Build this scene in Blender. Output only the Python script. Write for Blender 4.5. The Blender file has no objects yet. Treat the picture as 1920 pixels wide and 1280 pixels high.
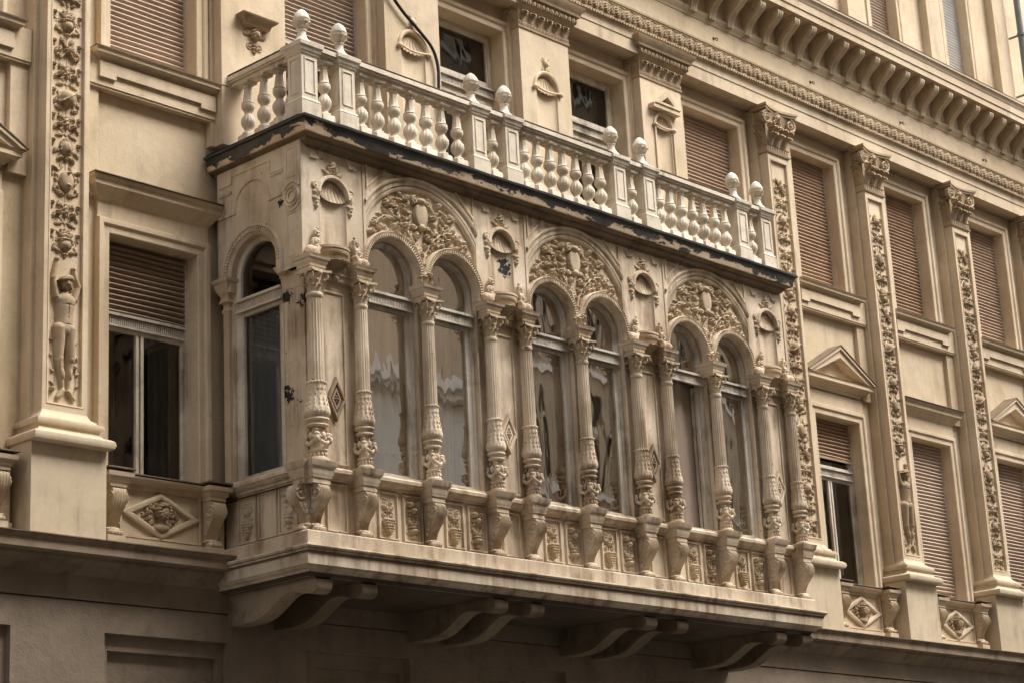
import bpy, math, random
import numpy as np
from mathutils import Vector, Matrix
from mathutils.geometry import tessellate_polygon
PI = math.pi
rnd = random.Random(7)
scene = bpy.context.scene
COL = scene.collection

# ------------------------------------------------------------------ camera
CAM = np.array([0., -18., 0.])
FPX = 3795.53
ya, ti, ro = np.radians([47.4975, 16.3182, -3.0178])
cf = np.array([math.sin(ya)*math.cos(ti), math.cos(ya)*math.cos(ti), math.sin(ti)])
cr = np.array([math.cos(ya), -math.sin(ya), 0.]); cu = np.cross(cr, cf)
cR = math.cos(ro)*cr + math.sin(ro)*cu
cU = -math.sin(ro)*cr + math.cos(ro)*cu
cam = bpy.data.cameras.new("camera"); cam_o = bpy.data.objects.new("camera", cam); COL.objects.link(cam_o)
cam.sensor_width = 36; cam.lens = 36*FPX/1920; cam.clip_start = .1; cam.clip_end = 2000
cam_o.matrix_world = Matrix(((cR[0], cU[0], -cf[0], CAM[0]), (cR[1], cU[1], -cf[1], CAM[1]), (cR[2], cU[2], -cf[2], CAM[2]), (0, 0, 0, 1)))
scene.camera = cam_o

# ------------------------------------------------------------------ light
SUN_EL, SUN_AZ = math.radians(54), math.radians(145)      # azimuth clockwise from +y
world = bpy.data.worlds.new("World"); scene.world = world; world.use_nodes = True
nt = world.node_tree; nt.nodes.clear()
wo = nt.nodes.new("ShaderNodeOutputWorld"); bg = nt.nodes.new("ShaderNodeBackground")
sky = nt.nodes.new("ShaderNodeTexSky"); sky.sky_type = 'NISHITA'; sky.sun_disc = False
sky.sun_elevation = SUN_EL; sky.sun_rotation = SUN_AZ; sky.dust_density = 4; sky.air_density = 1.2; sky.ozone_density = .6
hs = nt.nodes.new("ShaderNodeHueSaturation"); hs.inputs["Saturation"].default_value = .22
nt.links.new(sky.outputs[0], hs.inputs["Color"]); nt.links.new(hs.outputs[0], bg.inputs[0]); nt.links.new(bg.outputs[0], wo.inputs[0])
bg.inputs[1].default_value = .15
sun = bpy.data.lights.new("sun", 'SUN'); sun.energy = 1.75; sun.angle = math.radians(30); sun.color = (1, .94, .85)
sun_o = bpy.data.objects.new("sun", sun); COL.objects.link(sun_o)
sd = Vector((math.sin(SUN_AZ)*math.cos(SUN_EL), math.cos(SUN_AZ)*math.cos(SUN_EL), math.sin(SUN_EL)))
sun_o.rotation_euler = (-sd).to_track_quat('-Z', 'Y').to_euler(); sun_o.location = sd*60
vs = scene.view_settings; vs.view_transform = 'Standard'; vs.look = 'None'; vs.exposure = 1.22; vs.gamma = 1.0; vs.use_curve_mapping = False

# ------------------------------------------------------------------ materials
def newmat(name):
    m = bpy.data.materials.new(name); m.use_nodes = True
    t = m.node_tree; t.nodes.clear()
    out = t.nodes.new("ShaderNodeOutputMaterial"); b = t.nodes.new("ShaderNodeBsdfPrincipled")
    t.links.new(b.outputs[0], out.inputs[0])
    return m, t, b, out
def N(t, typ, **kw):
    n = t.nodes.new(typ)
    for k, v in kw.items():
        if k.startswith("i_"): n.inputs[int(k[2:])].default_value = v
        else: setattr(n, k, v)
    return n
def noise(t, vec, scale, detail=5, rough=.55, stretch=None, dist=0):
    if stretch is not None:
        mp = N(t, "ShaderNodeMapping"); mp.inputs["Scale"].default_value = stretch
        t.links.new(vec, mp.inputs[0]); vec = mp.outputs[0]
    n = N(t, "ShaderNodeTexNoise"); n.inputs["Scale"].default_value = scale; n.inputs["Detail"].default_value = detail
    n.inputs["Roughness"].default_value = rough; n.inputs["Distortion"].default_value = dist
    t.links.new(vec, n.inputs["Vector"]); return n.outputs[0]
def ramp(t, fac, a, b, ca=(0, 0, 0, 1), cb=(1, 1, 1, 1)):
    r = N(t, "ShaderNodeValToRGB"); r.color_ramp.elements[0].position = a; r.color_ramp.elements[1].position = b
    r.color_ramp.elements[0].color = ca; r.color_ramp.elements[1].color = cb
    t.links.new(fac, r.inputs[0]); return r.outputs[0]
def mix(t, fac, a, b):
    m = N(t, "ShaderNodeMix", data_type='RGBA')
    for sock, v in ((m.inputs[0], fac), (m.inputs[6], a), (m.inputs[7], b)):
        if isinstance(v, (tuple, list)): sock.default_value = (*v[:3], 1)
        elif isinstance(v, (int, float)): sock.default_value = v
        else: t.links.new(v, sock)
    return m.outputs[2]
def math_n(t, op, a, b=None):
    m = N(t, "ShaderNodeMath", operation=op)
    for s, v in ((m.inputs[0], a), (m.inputs[1], b)):
        if v is None: continue
        if isinstance(v, (int, float)): s.default_value = v
        else: t.links.new(v, s)
    return m.outputs[0]

def plaster(name, c1, c2, dirt=(.12, .08, .045), streak=.5, blotch=.35, rough=.85, bump=.2, chips=0, cracks=0, spots=None, metal=0, wet=0.):
    m, t, b, out = newmat(name)
    geo = N(t, "ShaderNodeNewGeometry"); pos = geo.outputs["Position"]
    col = mix(t, ramp(t, noise(t, pos, .9, 6), .35, .68), c1, c2)
    fine = ramp(t, noise(t, pos, 14, 4), .3, .75)
    col = mix(t, math_n(t, 'MULTIPLY', fine, .22), col, tuple(x*.72 for x in c1))
    # rain streaks, running down
    st = ramp(t, noise(t, pos, 5.5, 6, .62, (1, 1, .12)), .47-wet, .68-wet)
    st2 = ramp(t, noise(t, pos, 1.3, 5), .42-wet, .62-wet)
    col = mix(t, math_n(t, 'MULTIPLY', math_n(t, 'MULTIPLY', st, st2), streak), col, dirt)
    bl = ramp(t, noise(t, pos, 2.6, 8, .66, None, .6), .51, .68)
    col = mix(t, math_n(t, 'MULTIPLY', bl, blotch), col, tuple(.45*x+.55*y for x, y in zip(c1, dirt)))
    if chips:
        v = N(t, "ShaderNodeTexVoronoi"); v.inputs["Scale"].default_value = 5.5
        wp = N(t, "ShaderNodeVectorMath", operation='ADD'); t.links.new(pos, wp.inputs[0])
        nn = N(t, "ShaderNodeTexNoise"); nn.inputs["Scale"].default_value = 11; t.links.new(pos, nn.inputs["Vector"])
        sc = N(t, "ShaderNodeVectorMath", operation='SCALE'); sc.inputs[3].default_value = .12; t.links.new(nn.outputs["Color"], sc.inputs[0]); t.links.new(sc.outputs[0], wp.inputs[1])
        t.links.new(wp.outputs[0], v.inputs["Vector"])
        ch = ramp(t, v.outputs["Distance"], .07*chips, .10*chips, (1, 1, 1, 1), (0, 0, 0, 1))
        gate = ramp(t, noise(t, pos, 1.7, 3), .5, .56)
        col = mix(t, math_n(t, 'MULTIPLY', math_n(t, 'MULTIPLY', ch, gate), .85), col, (.035, .028, .024))
    if cracks:
        v = N(t, "ShaderNodeTexVoronoi", feature='DISTANCE_TO_EDGE'); v.inputs["Scale"].default_value = .55
        wp = N(t, "ShaderNodeVectorMath", operation='ADD'); t.links.new(pos, wp.inputs[0])
        nn = N(t, "ShaderNodeTexNoise"); nn.inputs["Scale"].default_value = 3; nn.inputs["Detail"].default_value = 6; t.links.new(pos, nn.inputs["Vector"])
        sc = N(t, "ShaderNodeVectorMath", operation='SCALE'); sc.inputs[3].default_value = .5; t.links.new(nn.outputs["Color"], sc.inputs[0]); t.links.new(sc.outputs[0], wp.inputs[1])
        t.links.new(wp.outputs[0], v.inputs["Vector"])
        ck = ramp(t, v.outputs["Distance"], .002, .006, (1, 1, 1, 1), (0, 0, 0, 1))
        gate = ramp(t, noise(t, pos, .8, 3), .5, .6)
        col = mix(t, math_n(t, 'MULTIPLY', math_n(t, 'MULTIPLY', ck, gate), .45*cracks), col, (.06, .045, .03))
    for (sx, sy, sz, r) in (spots or []):
        nn = N(t, "ShaderNodeTexNoise"); nn.inputs["Scale"].default_value = 13; nn.inputs["Detail"].default_value = 5; nn.inputs["Roughness"].default_value = .7; t.links.new(pos, nn.inputs["Vector"])
        d = N(t, "ShaderNodeVectorMath", operation='DISTANCE'); t.links.new(pos, d.inputs[0]); d.inputs[1].default_value = (sx, sy, sz)
        f = math_n(t, 'ADD', d.outputs["Value"], math_n(t, 'MULTIPLY', math_n(t, 'SUBTRACT', nn.outputs[0], .5), r*4.5))
        k = ramp(t, f, r*.85, r*.95, (1, 1, 1, 1), (0, 0, 0, 1))
        col = mix(t, k, col, (.026, .024, .023))
    oi = N(t, "ShaderNodeObjectInfo"); hv = N(t, "ShaderNodeHueSaturation"); t.links.new(col, hv.inputs["Color"])          # every piece has weathered a little differently
    t.links.new(math_n(t, 'ADD', math_n(t, 'MULTIPLY', oi.outputs["Random"], .14), .92), hv.inputs["Value"]); col = hv.outputs[0]
    t.links.new(col, b.inputs["Base Color"]); b.inputs["Roughness"].default_value = rough; b.inputs["Metallic"].default_value = metal
    b.inputs["Specular IOR Level"].default_value = .3
    bh = math_n(t, 'ADD', noise(t, pos, 38, 4), math_n(t, 'MULTIPLY', noise(t, pos, 5, 5), 2.0))
    bp = N(t, "ShaderNodeBump"); bp.inputs["Strength"].default_value = bump; bp.inputs["Distance"].default_value = .02
    t.links.new(bh, bp.inputs["Height"]); t.links.new(bp.outputs[0], b.inputs["Normal"])
    return m

TAN1, TAN2 = (.56, .437, .29), (.67, .547, .388)
M = {}
M['wall'] = plaster("wall_plaster", TAN1, TAN2, streak=.25, blotch=.25, cracks=.4)
M['low'] = plaster("ground_floor_plaster", (.24, .188, .138), (.36, .285, .21), streak=.35, blotch=.5, cracks=.5, bump=.35)
M['trim'] = plaster("trim_plaster", (.57, .447, .305), (.69, .567, .41), streak=.35, blotch=.25)
M['ped'] = plaster("pedestal_plaster", (.585, .47, .325), (.675, .56, .405), streak=.45, blotch=.2, bump=.1)
M['relief'] = plaster("relief_stone", (.36, .265, .165), (.51, .395, .26), streak=.45, blotch=.5, rough=.8)
M['oriel'] = plaster("oriel_plaster", (.59, .475, .34), (.77, .66, .515), dirt=(.20, .12, .065), streak=.8, blotch=.5, chips=.9, wet=.05,
    spots=[(15.95, .42, 7.83, .10), (15.98, .12, 7.72, .085), (15.98, .42, 6.55, .12), (15.98, .2, 6.4, .05), (19.62, .05, 8.88, .12), (15.9, .4, 9.05, .055)])
M['carve'] = plaster("oriel_carving", (.48, .375, .25), (.66, .545, .39), dirt=(.13, .075, .035), streak=.6, blotch=.6, rough=.75)
M['stone'] = plaster("balustrade_stone", (.66, .565, .44), (.80, .715, .59), dirt=(.16, .11, .07), streak=.6, blotch=.45, rough=.7)
M['white'] = plaster("finial_stone", (.72, .65, .54), (.82, .77, .68), dirt=(.2, .15, .1), streak=.7, blotch=.6, rough=.6)
M['dirt_and_shade'] = plaster("soiled_and_shaded_plaster", (.25, .185, .125), (.40, .31, .215), dirt=(.05, .035, .022), streak=.6, blotch=.7)  # dirt on cornice and diamonds; painted shade on the corner corbel
M['soffit_shade'] = plaster("shaded_soffit", (.075, .055, .038), (.14, .105, .07), dirt=(.02, .015, .01), streak=.3, blotch=.6)  # near-black colour paints in the shade under the oriel slab
M['corbel'] = plaster("shaded_corbel", (.17, .128, .085), (.30, .235, .16), dirt=(.04, .03, .02), streak=.5, blotch=.6)  # colour darkened to carry the shade beneath the oriel
M['cap'] = plaster("weathered_and_shaded_coping", (.16, .115, .075), (.26, .19, .125), dirt=(.03, .024, .018), streak=.5, blotch=.7)  # weathering on copings; painted shade on the oriel's roof cornice
M['frame'] = plaster("window_paint", (.62, .54, .43), (.74, .67, .56), dirt=(.10, .065, .04), streak=.9, blotch=.6, rough=.55)
M['framed'] = plaster("window_paint_worn", (.46, .41, .34), (.66, .60, .51), dirt=(.07, .05, .035), streak=1, blotch=.8, rough=.6)
M['metal'] = plaster("dark_flashing", (.035, .036, .04), (.06, .058, .058), dirt=(.10, .07, .045), streak=.5, blotch=.3, rough=.5)
M['cable'] = plaster("black_rubber", (.012, .012, .013), (.02, .02, .02), rough=.5, streak=0, blotch=0)
M['pipe'] = plaster("zinc_pipe", (.16, .17, .18), (.23, .24, .25), rough=.45, streak=.3, blotch=.3)
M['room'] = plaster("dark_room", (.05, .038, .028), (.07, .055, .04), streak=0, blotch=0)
M['lace'] = plaster("white_cloth_and_reflection", (.80, .77, .70), (.86, .84, .78), streak=.1, blotch=.1)  # curtain cloth, and the imitated pale reflection in the first oriel window
M['beige'] = plaster("beige_cloth_and_reflection", (.42, .34, .25), (.50, .41, .31), streak=.1, blotch=.2)  # cloth colour, also used for imitated reflections in two oriel windows
M['curtain'] = plaster("grey_curtain", (.30, .285, .25), (.40, .38, .335), streak=0, blotch=.1)
M['blind'] = plaster("rose_grey_curtain", (.34, .26, .21), (.39, .31, .26), streak=.1, blotch=.1)
M['chair'] = plaster("dark_wood", (.03, .018, .012), (.05, .03, .02), streak=0, blotch=0, rough=.4)
M['asph'] = plaster("asphalt", (.04, .04, .042), (.055, .055, .055), streak=0, blotch=.3)
M['pave'] = plaster("pavement", (.15, .14, .125), (.2, .19, .17), streak=0, blotch=.3)
M['opp'] = plaster("facing_plaster", (.44, .36, .27), (.52, .43, .33), streak=.3, blotch=.3)
M['opp2'] = plaster("facing_pale_plaster", (.74, .71, .66), (.82, .80, .76), streak=.3, blotch=.2)

def peeled():
    m, t, b, out = newmat("peeling_black_paint")
    geo = N(t, "ShaderNodeNewGeometry"); pos = geo.outputs["Position"]
    sep = N(t, "ShaderNodeSeparateXYZ"); t.links.new(pos, sep.inputs[0])
    n1 = noise(t, pos, 2.1, 9, .66, (1, 1, 2.2), .5)
    zf = math_n(t, 'MULTIPLY', math_n(t, 'SUBTRACT', sep.outputs[2], 9.985), 1.3)      # more paint left near the top edge
    f = math_n(t, 'ADD', n1, zf); f = math_n(t, 'ADD', f, .05)
    fr_ = N(t, "ShaderNodeMath", operation='GREATER_THAN'); t.links.new(sep.outputs[0], fr_.inputs[0]); fr_.inputs[1].default_value = 15.665
    f = math_n(t, 'ADD', f, math_n(t, 'MULTIPLY', fr_.outputs[0], .095))
    k = ramp(t, f, .50, .508)
    plast = mix(t, ramp(t, noise(t, pos, 7, 5), .35, .7), (.55, .40, .26), (.72, .58, .42))
    paint = mix(t, ramp(t, noise(t, pos, 3, 6), .4, .7), (.022, .021, .021), (.075, .068, .06))
    t.links.new(mix(t, k, plast, paint), b.inputs["Base Color"])
    r = math_n(t, 'SUBTRACT', .85, math_n(t, 'MULTIPLY', k, .4)); t.links.new(r, b.inputs["Roughness"])
    bp = N(t, "ShaderNodeBump"); bp.inputs["Strength"].default_value = .8; bp.inputs["Distance"].default_value = .02
    t.links.new(math_n(t, 'ADD', k, math_n(t, 'MULTIPLY', noise(t, pos, 20, 4), .5)), bp.inputs["Height"]); t.links.new(bp.outputs[0], b.inputs["Normal"])
    return m
M['peel'] = peeled()

def shutter_mat(name, c1, c2):
    m, t, b, out = newmat(name)
    geo = N(t, "ShaderNodeNewGeometry"); pos = geo.outputs["Position"]
    g = noise(t, pos, 4, 6, .6, (.5, .5, 9)); big = noise(t, pos, .8, 3)
    c = mix(t, ramp(t, g, .3, .7), c1, c2)
    c = mix(t, math_n(t, 'MULTIPLY', ramp(t, big, .45, .65), .4), c, tuple(.6*x for x in c1))
    oi = N(t, "ShaderNodeObjectInfo"); hv = N(t, "ShaderNodeHueSaturation"); t.links.new(c, hv.inputs["Color"]); t.links.new(math_n(t, 'ADD', math_n(t, 'MULTIPLY', oi.outputs["Random"], .35), .85), hv.inputs["Value"]); t.links.new(math_n(t, 'ADD', math_n(t, 'MULTIPLY', oi.outputs["Random"], -.4), 1.1), hv.inputs["Saturation"]); c = hv.outputs[0]
    t.links.new(c, b.inputs["Base Color"]); b.inputs["Roughness"].default_value = .7
    return m
M['shut'] = shutter_mat("brown_slats", (.34, .22, .14), (.48, .34, .235))
M['shutp'] = shutter_mat("pale_slats", (.42, .30, .215), (.52, .40, .30))
M['shuta'] = shutter_mat("faded_slats", (.47, .37, .29), (.55, .45, .37))
M['shutg'] = shutter_mat("grey_slats", (.50, .49, .47), (.60, .58, .55))
M['shutd'] = shutter_mat("dull_slats", (.20, .13, .08), (.31, .21, .135))

def glass(name, refl=.3, wav=.25, tint=(.75, .78, .78)):
    m, t, b, out = newmat(name)
    t.nodes.remove(b)
    tr = N(t, "ShaderNodeBsdfTransparent"); tr.inputs[0].default_value = (*tint, 1)
    gl = N(t, "ShaderNodeBsdfGlossy"); gl.inputs[0].default_value = (1, .96, .9, 1); gl.inputs["Roughness"].default_value = .015
    ms = N(t, "ShaderNodeMixShader"); fr = N(t, "ShaderNodeFresnel"); fr.inputs[0].default_value = 1.5
    geo = N(t, "ShaderNodeNewGeometry"); pos = geo.outputs["Position"]
    bp = N(t, "ShaderNodeBump"); bp.inputs["Strength"].default_value = wav; bp.inputs["Distance"].default_value = .03
    t.links.new(noise(t, pos, 2.6, 2, .45, (1, 1, .28), .7), bp.inputs["Height"]); t.links.new(bp.outputs[0], gl.inputs["Normal"])
    f = math_n(t, 'ADD', fr.outputs[0], refl)
    t.links.new(f, ms.inputs[0]); t.links.new(tr.outputs[0], ms.inputs[1]); t.links.new(gl.outputs[0], ms.inputs[2]); t.links.new(ms.outputs[0], out.inputs[0])
    return m
M['glass'] = glass("old_glass", .42, .17, (.97, .97, .96))
M['glassq'] = glass("quiet_glass", .06, .08, (.6, .64, .68))

# ------------------------------------------------------------------ mesh helpers
def arc(cx, cz, r, a0, a1, n):
    return [(cx + r*math.cos(math.radians(a0+(a1-a0)*i/n)), cz + r*math.sin(math.radians(a0+(a1-a0)*i/n))) for i in range(n+1)]
def rect(x0, z0, x1, z1): return [(x0, z0), (x1, z0), (x1, z1), (x0, z1)]
def arched(cx, r, zb, zc, n=20): return [(cx-r, zb), (cx+r, zb)] + arc(cx, zc, r, 0, 180, n)
def crom(pts, n=6):
    P = [np.array(p, float) for p in pts]; out = []
    for i in range(len(P)-1):
        p0 = P[max(i-1, 0)]; p1 = P[i]; p2 = P[i+1]; p3 = P[min(i+2, len(P)-1)]
        for k in range(n):
            t = k/n
            out.append(.5*((2*p1)+(-p0+p2)*t+(2*p0-5*p1+4*p2-p3)*t*t+(-p0+3*p1-3*p2+p3)*t**3))
    out.append(P[-1]); return out

class MB:
    def __init__(s): s.v = []; s.f = []; s.m = []; s.n = 0; s.mi = 0; s.T = None
    def add(s, vs, fs, mi=None):
        vs = np.asarray(vs, float).reshape(-1, 3)
        if s.T is not None:
            vs = s.T(vs)
        s.v.append(vs); n = s.n
        s.f += [tuple(i+n for i in f) for f in fs]; s.m += [s.mi if mi is None else mi]*len(fs); s.n += len(vs); return s
    def box(s, x0, x1, y0, y1, z0, z1):
        return s.add([(x0, y0, z0), (x1, y0, z0), (x1, y1, z0), (x0, y1, z0), (x0, y0, z1), (x1, y0, z1), (x1, y1, z1), (x0, y1, z1)],
                     [(0, 3, 2, 1), (4, 5, 6, 7), (0, 1, 5, 4), (1, 2, 6, 5), (2, 3, 7, 6), (3, 0, 4, 7)])
    def prism(s, outline, y0, y1, holes=(), back=False):
        loops = [[tuple(p) for p in outline]] + [[tuple(p) for p in h] for h in holes]
        flat = [p for l in loops for p in l]; n = len(flat)
        tris = tessellate_polygon([[Vector((p[0], p[1], 0)) for p in l] for l in loops])
        vs = [(x, y0, z) for x, z in flat] + [(x, y1, z) for x, z in flat]
        fs = [tuple(t) for t in tris]
        if back: fs += [tuple(i+n for i in t[::-1]) for t in tris]
        b = 0
        for l in loops:
            k = len(l)
            for i in range(k): j = (i+1) % k; fs.append((b+i, b+j, n+b+j, n+b+i))
            b += k
        return s.add(vs, fs)
    def sweep(s, path, prof, closed=False, plane='xy', caps=True):
        P = np.array(path, float); n = len(P); k = len(prof)
        d = [P[(i+1) % n]-P[i] for i in range(n if closed else n-1)]
        nr = [np.array((q[1], -q[0]))/max(np.hypot(*q), 1e-9) for q in d]
        vs = []
        for i in range(n):
            if closed: a, b = nr[i-1], nr[i]
            else: a, b = nr[max(i-1, 0)], nr[min(i, n-2)]
            m = (a+b)/max(1+a@b, .2)
            for o, h in prof:
                x, y = P[i]+m*o
                vs.append((x, y, h) if plane == 'xy' else (x, h, y))
        fs = []
        for i in range(n if closed else n-1):
            j = (i+1) % n
            for q in range(k-1): fs.append((i*k+q, j*k+q, j*k+q+1, i*k+q+1))
        if caps and not closed: fs += [tuple(range(k)), tuple(range((n-1)*k+k-1, (n-1)*k-1, -1))]
        return s.add(vs, fs)
    def block(s, x0, x1, y0, y1, prof, caps=True):
        """moulded rectangular block: prof = (out, z) from bottom to top"""
        s.sweep([(x0, y0), (x1, y0), (x1, y1), (x0, y1)], prof, closed=True)
        if caps:
            for o, z in (prof[0], prof[-1]):
                s.add([(x0-o, y0-o, z), (x1+o, y0-o, z), (x1+o, y1+o, z), (x0-o, y1+o, z)], [(0, 1, 2, 3)])
        return s
    def lathe(s, prof, c=(0, 0, 0), n=24, a0=0, a1=360, mod=None, sy=1.):
        full = abs(a1-a0) >= 359; cols = n if full else n+1; vs = []
        for r, z in prof:
            for i in range(cols):
                a = math.radians(a0+(a1-a0)*i/n); rr = r if mod is None else mod(r, z, a)
                vs.append((c[0]+rr*math.cos(a), c[1]+sy*rr*math.sin(a), c[2]+z))
        fs = []
        for q in range(len(prof)-1):
            for i in range(n):
                j = (i+1) % cols; fs.append((q*cols+i, q*cols+j, (q+1)*cols+j, (q+1)*cols+i))
        return s.add(vs, fs)
    def tube(s, pts, rad, n=7):
        P = [np.array(p, float) for p in pts]; k = len(P)
        R = rad if hasattr(rad, '__len__') else [rad]*k
        vs = []; up = np.array((0.13, .2, .97))
        for i in range(k):
            t = P[min(i+1, k-1)]-P[max(i-1, 0)]; t /= max(np.linalg.norm(t), 1e-9)
            a = np.cross(t, up)
            if np.linalg.norm(a) < .1: a = np.cross(t, (1, 0, 0))
            a /= np.linalg.norm(a); b = np.cross(t, a)
            for j in range(n):
                q = 2*PI*j/n; vs.append(P[i]+R[i]*(math.cos(q)*a+math.sin(q)*b))
        fs = [(i*n+j, i*n+(j+1) % n, (i+1)*n+(j+1) % n, (i+1)*n+j) for i in range(k-1) for j in range(n)]
        fs += [tuple(range(n))[::-1], tuple((k-1)*n+j for j in range(n))]
        return s.add(vs, fs)
    def ball(s, c, r, n=10, m=6):
        rx, ry, rz = r if hasattr(r, '__len__') else (r, r, r)
        vs = []
        for i in range(m+1):
            a = PI*i/m
            for j in range(n): b = 2*PI*j/n; vs.append((c[0]+rx*math.sin(a)*math.cos(b), c[1]+ry*math.sin(a)*math.sin(b), c[2]+rz*math.cos(a)))
        return s.add(vs, [(i*n+j, i*n+(j+1) % n, (i+1)*n+(j+1) % n, (i+1)*n+j) for i in range(m) for j in range(n)])
    def leaf(s, c, az, L, W, curl=.35, tilt=.1, nu=9, thick=.5):
        """acanthus leaf standing up at c, facing azimuth az (radians, outward direction)"""
        vs = []; ca, sa = math.cos(az), math.sin(az)
        for i in range(nu+1):
            t = i/nu; w = W*(math.sin(PI*min(t*.86+.12, 1))**.7)*(1+.16*math.cos(t*PI*7))
            ang = tilt+curl*3.4*max(t-.35, 0)**1.5*2.2
            if i == 0: o, h = 0., 0.
            else: o += math.sin(ang)*L/nu; h += math.cos(ang)*L/nu
            for q in (-1, -.5, 0, .5, 1):
                oo = o+thick*W*(.35*(1-q*q))-(.06*W if q == 0 else 0)
                vs.append((c[0]+ca*oo-sa*q*w, c[1]+sa*oo+ca*q*w, c[2]+h))
        return s.add(vs, [(i*5+j, i*5+j+1, (i+1)*5+j+1, (i+1)*5+j) for i in range(nu) for j in range(4)])
    def spiral(s, c, r0, turns, flip=1, a0=90, rad=.02, axis='y', n=26, end=.12):
        pts = []; rr = []
        for i in range(n+1):
            t = i/n; a = math.radians(a0)-flip*turns*2*PI*t; r = r0*(1-t)**.8+r0*end*t
            u, w = r*math.cos(a), r*math.sin(a)
            pts.append((c[0]+u, c[1], c[2]+w) if axis == 'y' else (c[0], c[1]+u, c[2]+w)); rr.append(rad*(1-.55*t))
        s.tube(pts, rr, 6); s.ball(c, rad*1.3, 8, 5); return s
    def build(s, name, mat, parent=None, loc=(0, 0, 0), smooth=38, **props):
        me = bpy.data.meshes.new(name)
        v = np.concatenate(s.v) - np.array(loc, float)
        me.from_pydata(v.tolist(), [], s.f)
        for mm in (mat if isinstance(mat, (list, tuple)) else [mat]): me.materials.append(M[mm])
        if max(s.m, default=0): me.polygons.foreach_set('material_index', s.m)
        if smooth:
            me.shade_smooth(); me.set_sharp_from_angle(angle=math.radians(smooth))
        me.update()
        return link(name, me, parent, loc, **props)

WL = {}
def link(name, me, parent=None, loc=(0, 0, 0), **props):
    o = bpy.data.objects.new(name, me); COL.objects.link(o); WL[o] = Vector(loc)
    if parent is not None: o.parent = parent; o.location = Vector(loc)-WL[parent]
    else: o.location = loc
    for k, v in props.items(): o[k] = v
    return o
def dup(o, parent, delta, **props):
    """copy a part (and its sub-parts), moved by delta in the world"""
    c = o.copy(); COL.objects.link(c); WL[c] = WL[o]+Vector(delta)
    if parent is not None: c.parent = parent; c.location = WL[c]-WL[parent]
    else: c.location = WL[c]
    for k, v in props.items(): c[k] = v
    for ch in list(o.children): dup(ch, c, delta)
    return c
def thing(name, label, cat, loc, group=None):
    o = bpy.data.objects.new(name, None); o.empty_display_size = .3; COL.objects.link(o); o.location = loc; WL[o] = Vector(loc)
    o['label'] = label; o['category'] = cat
    if group: o['group'] = group
    return o

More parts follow.
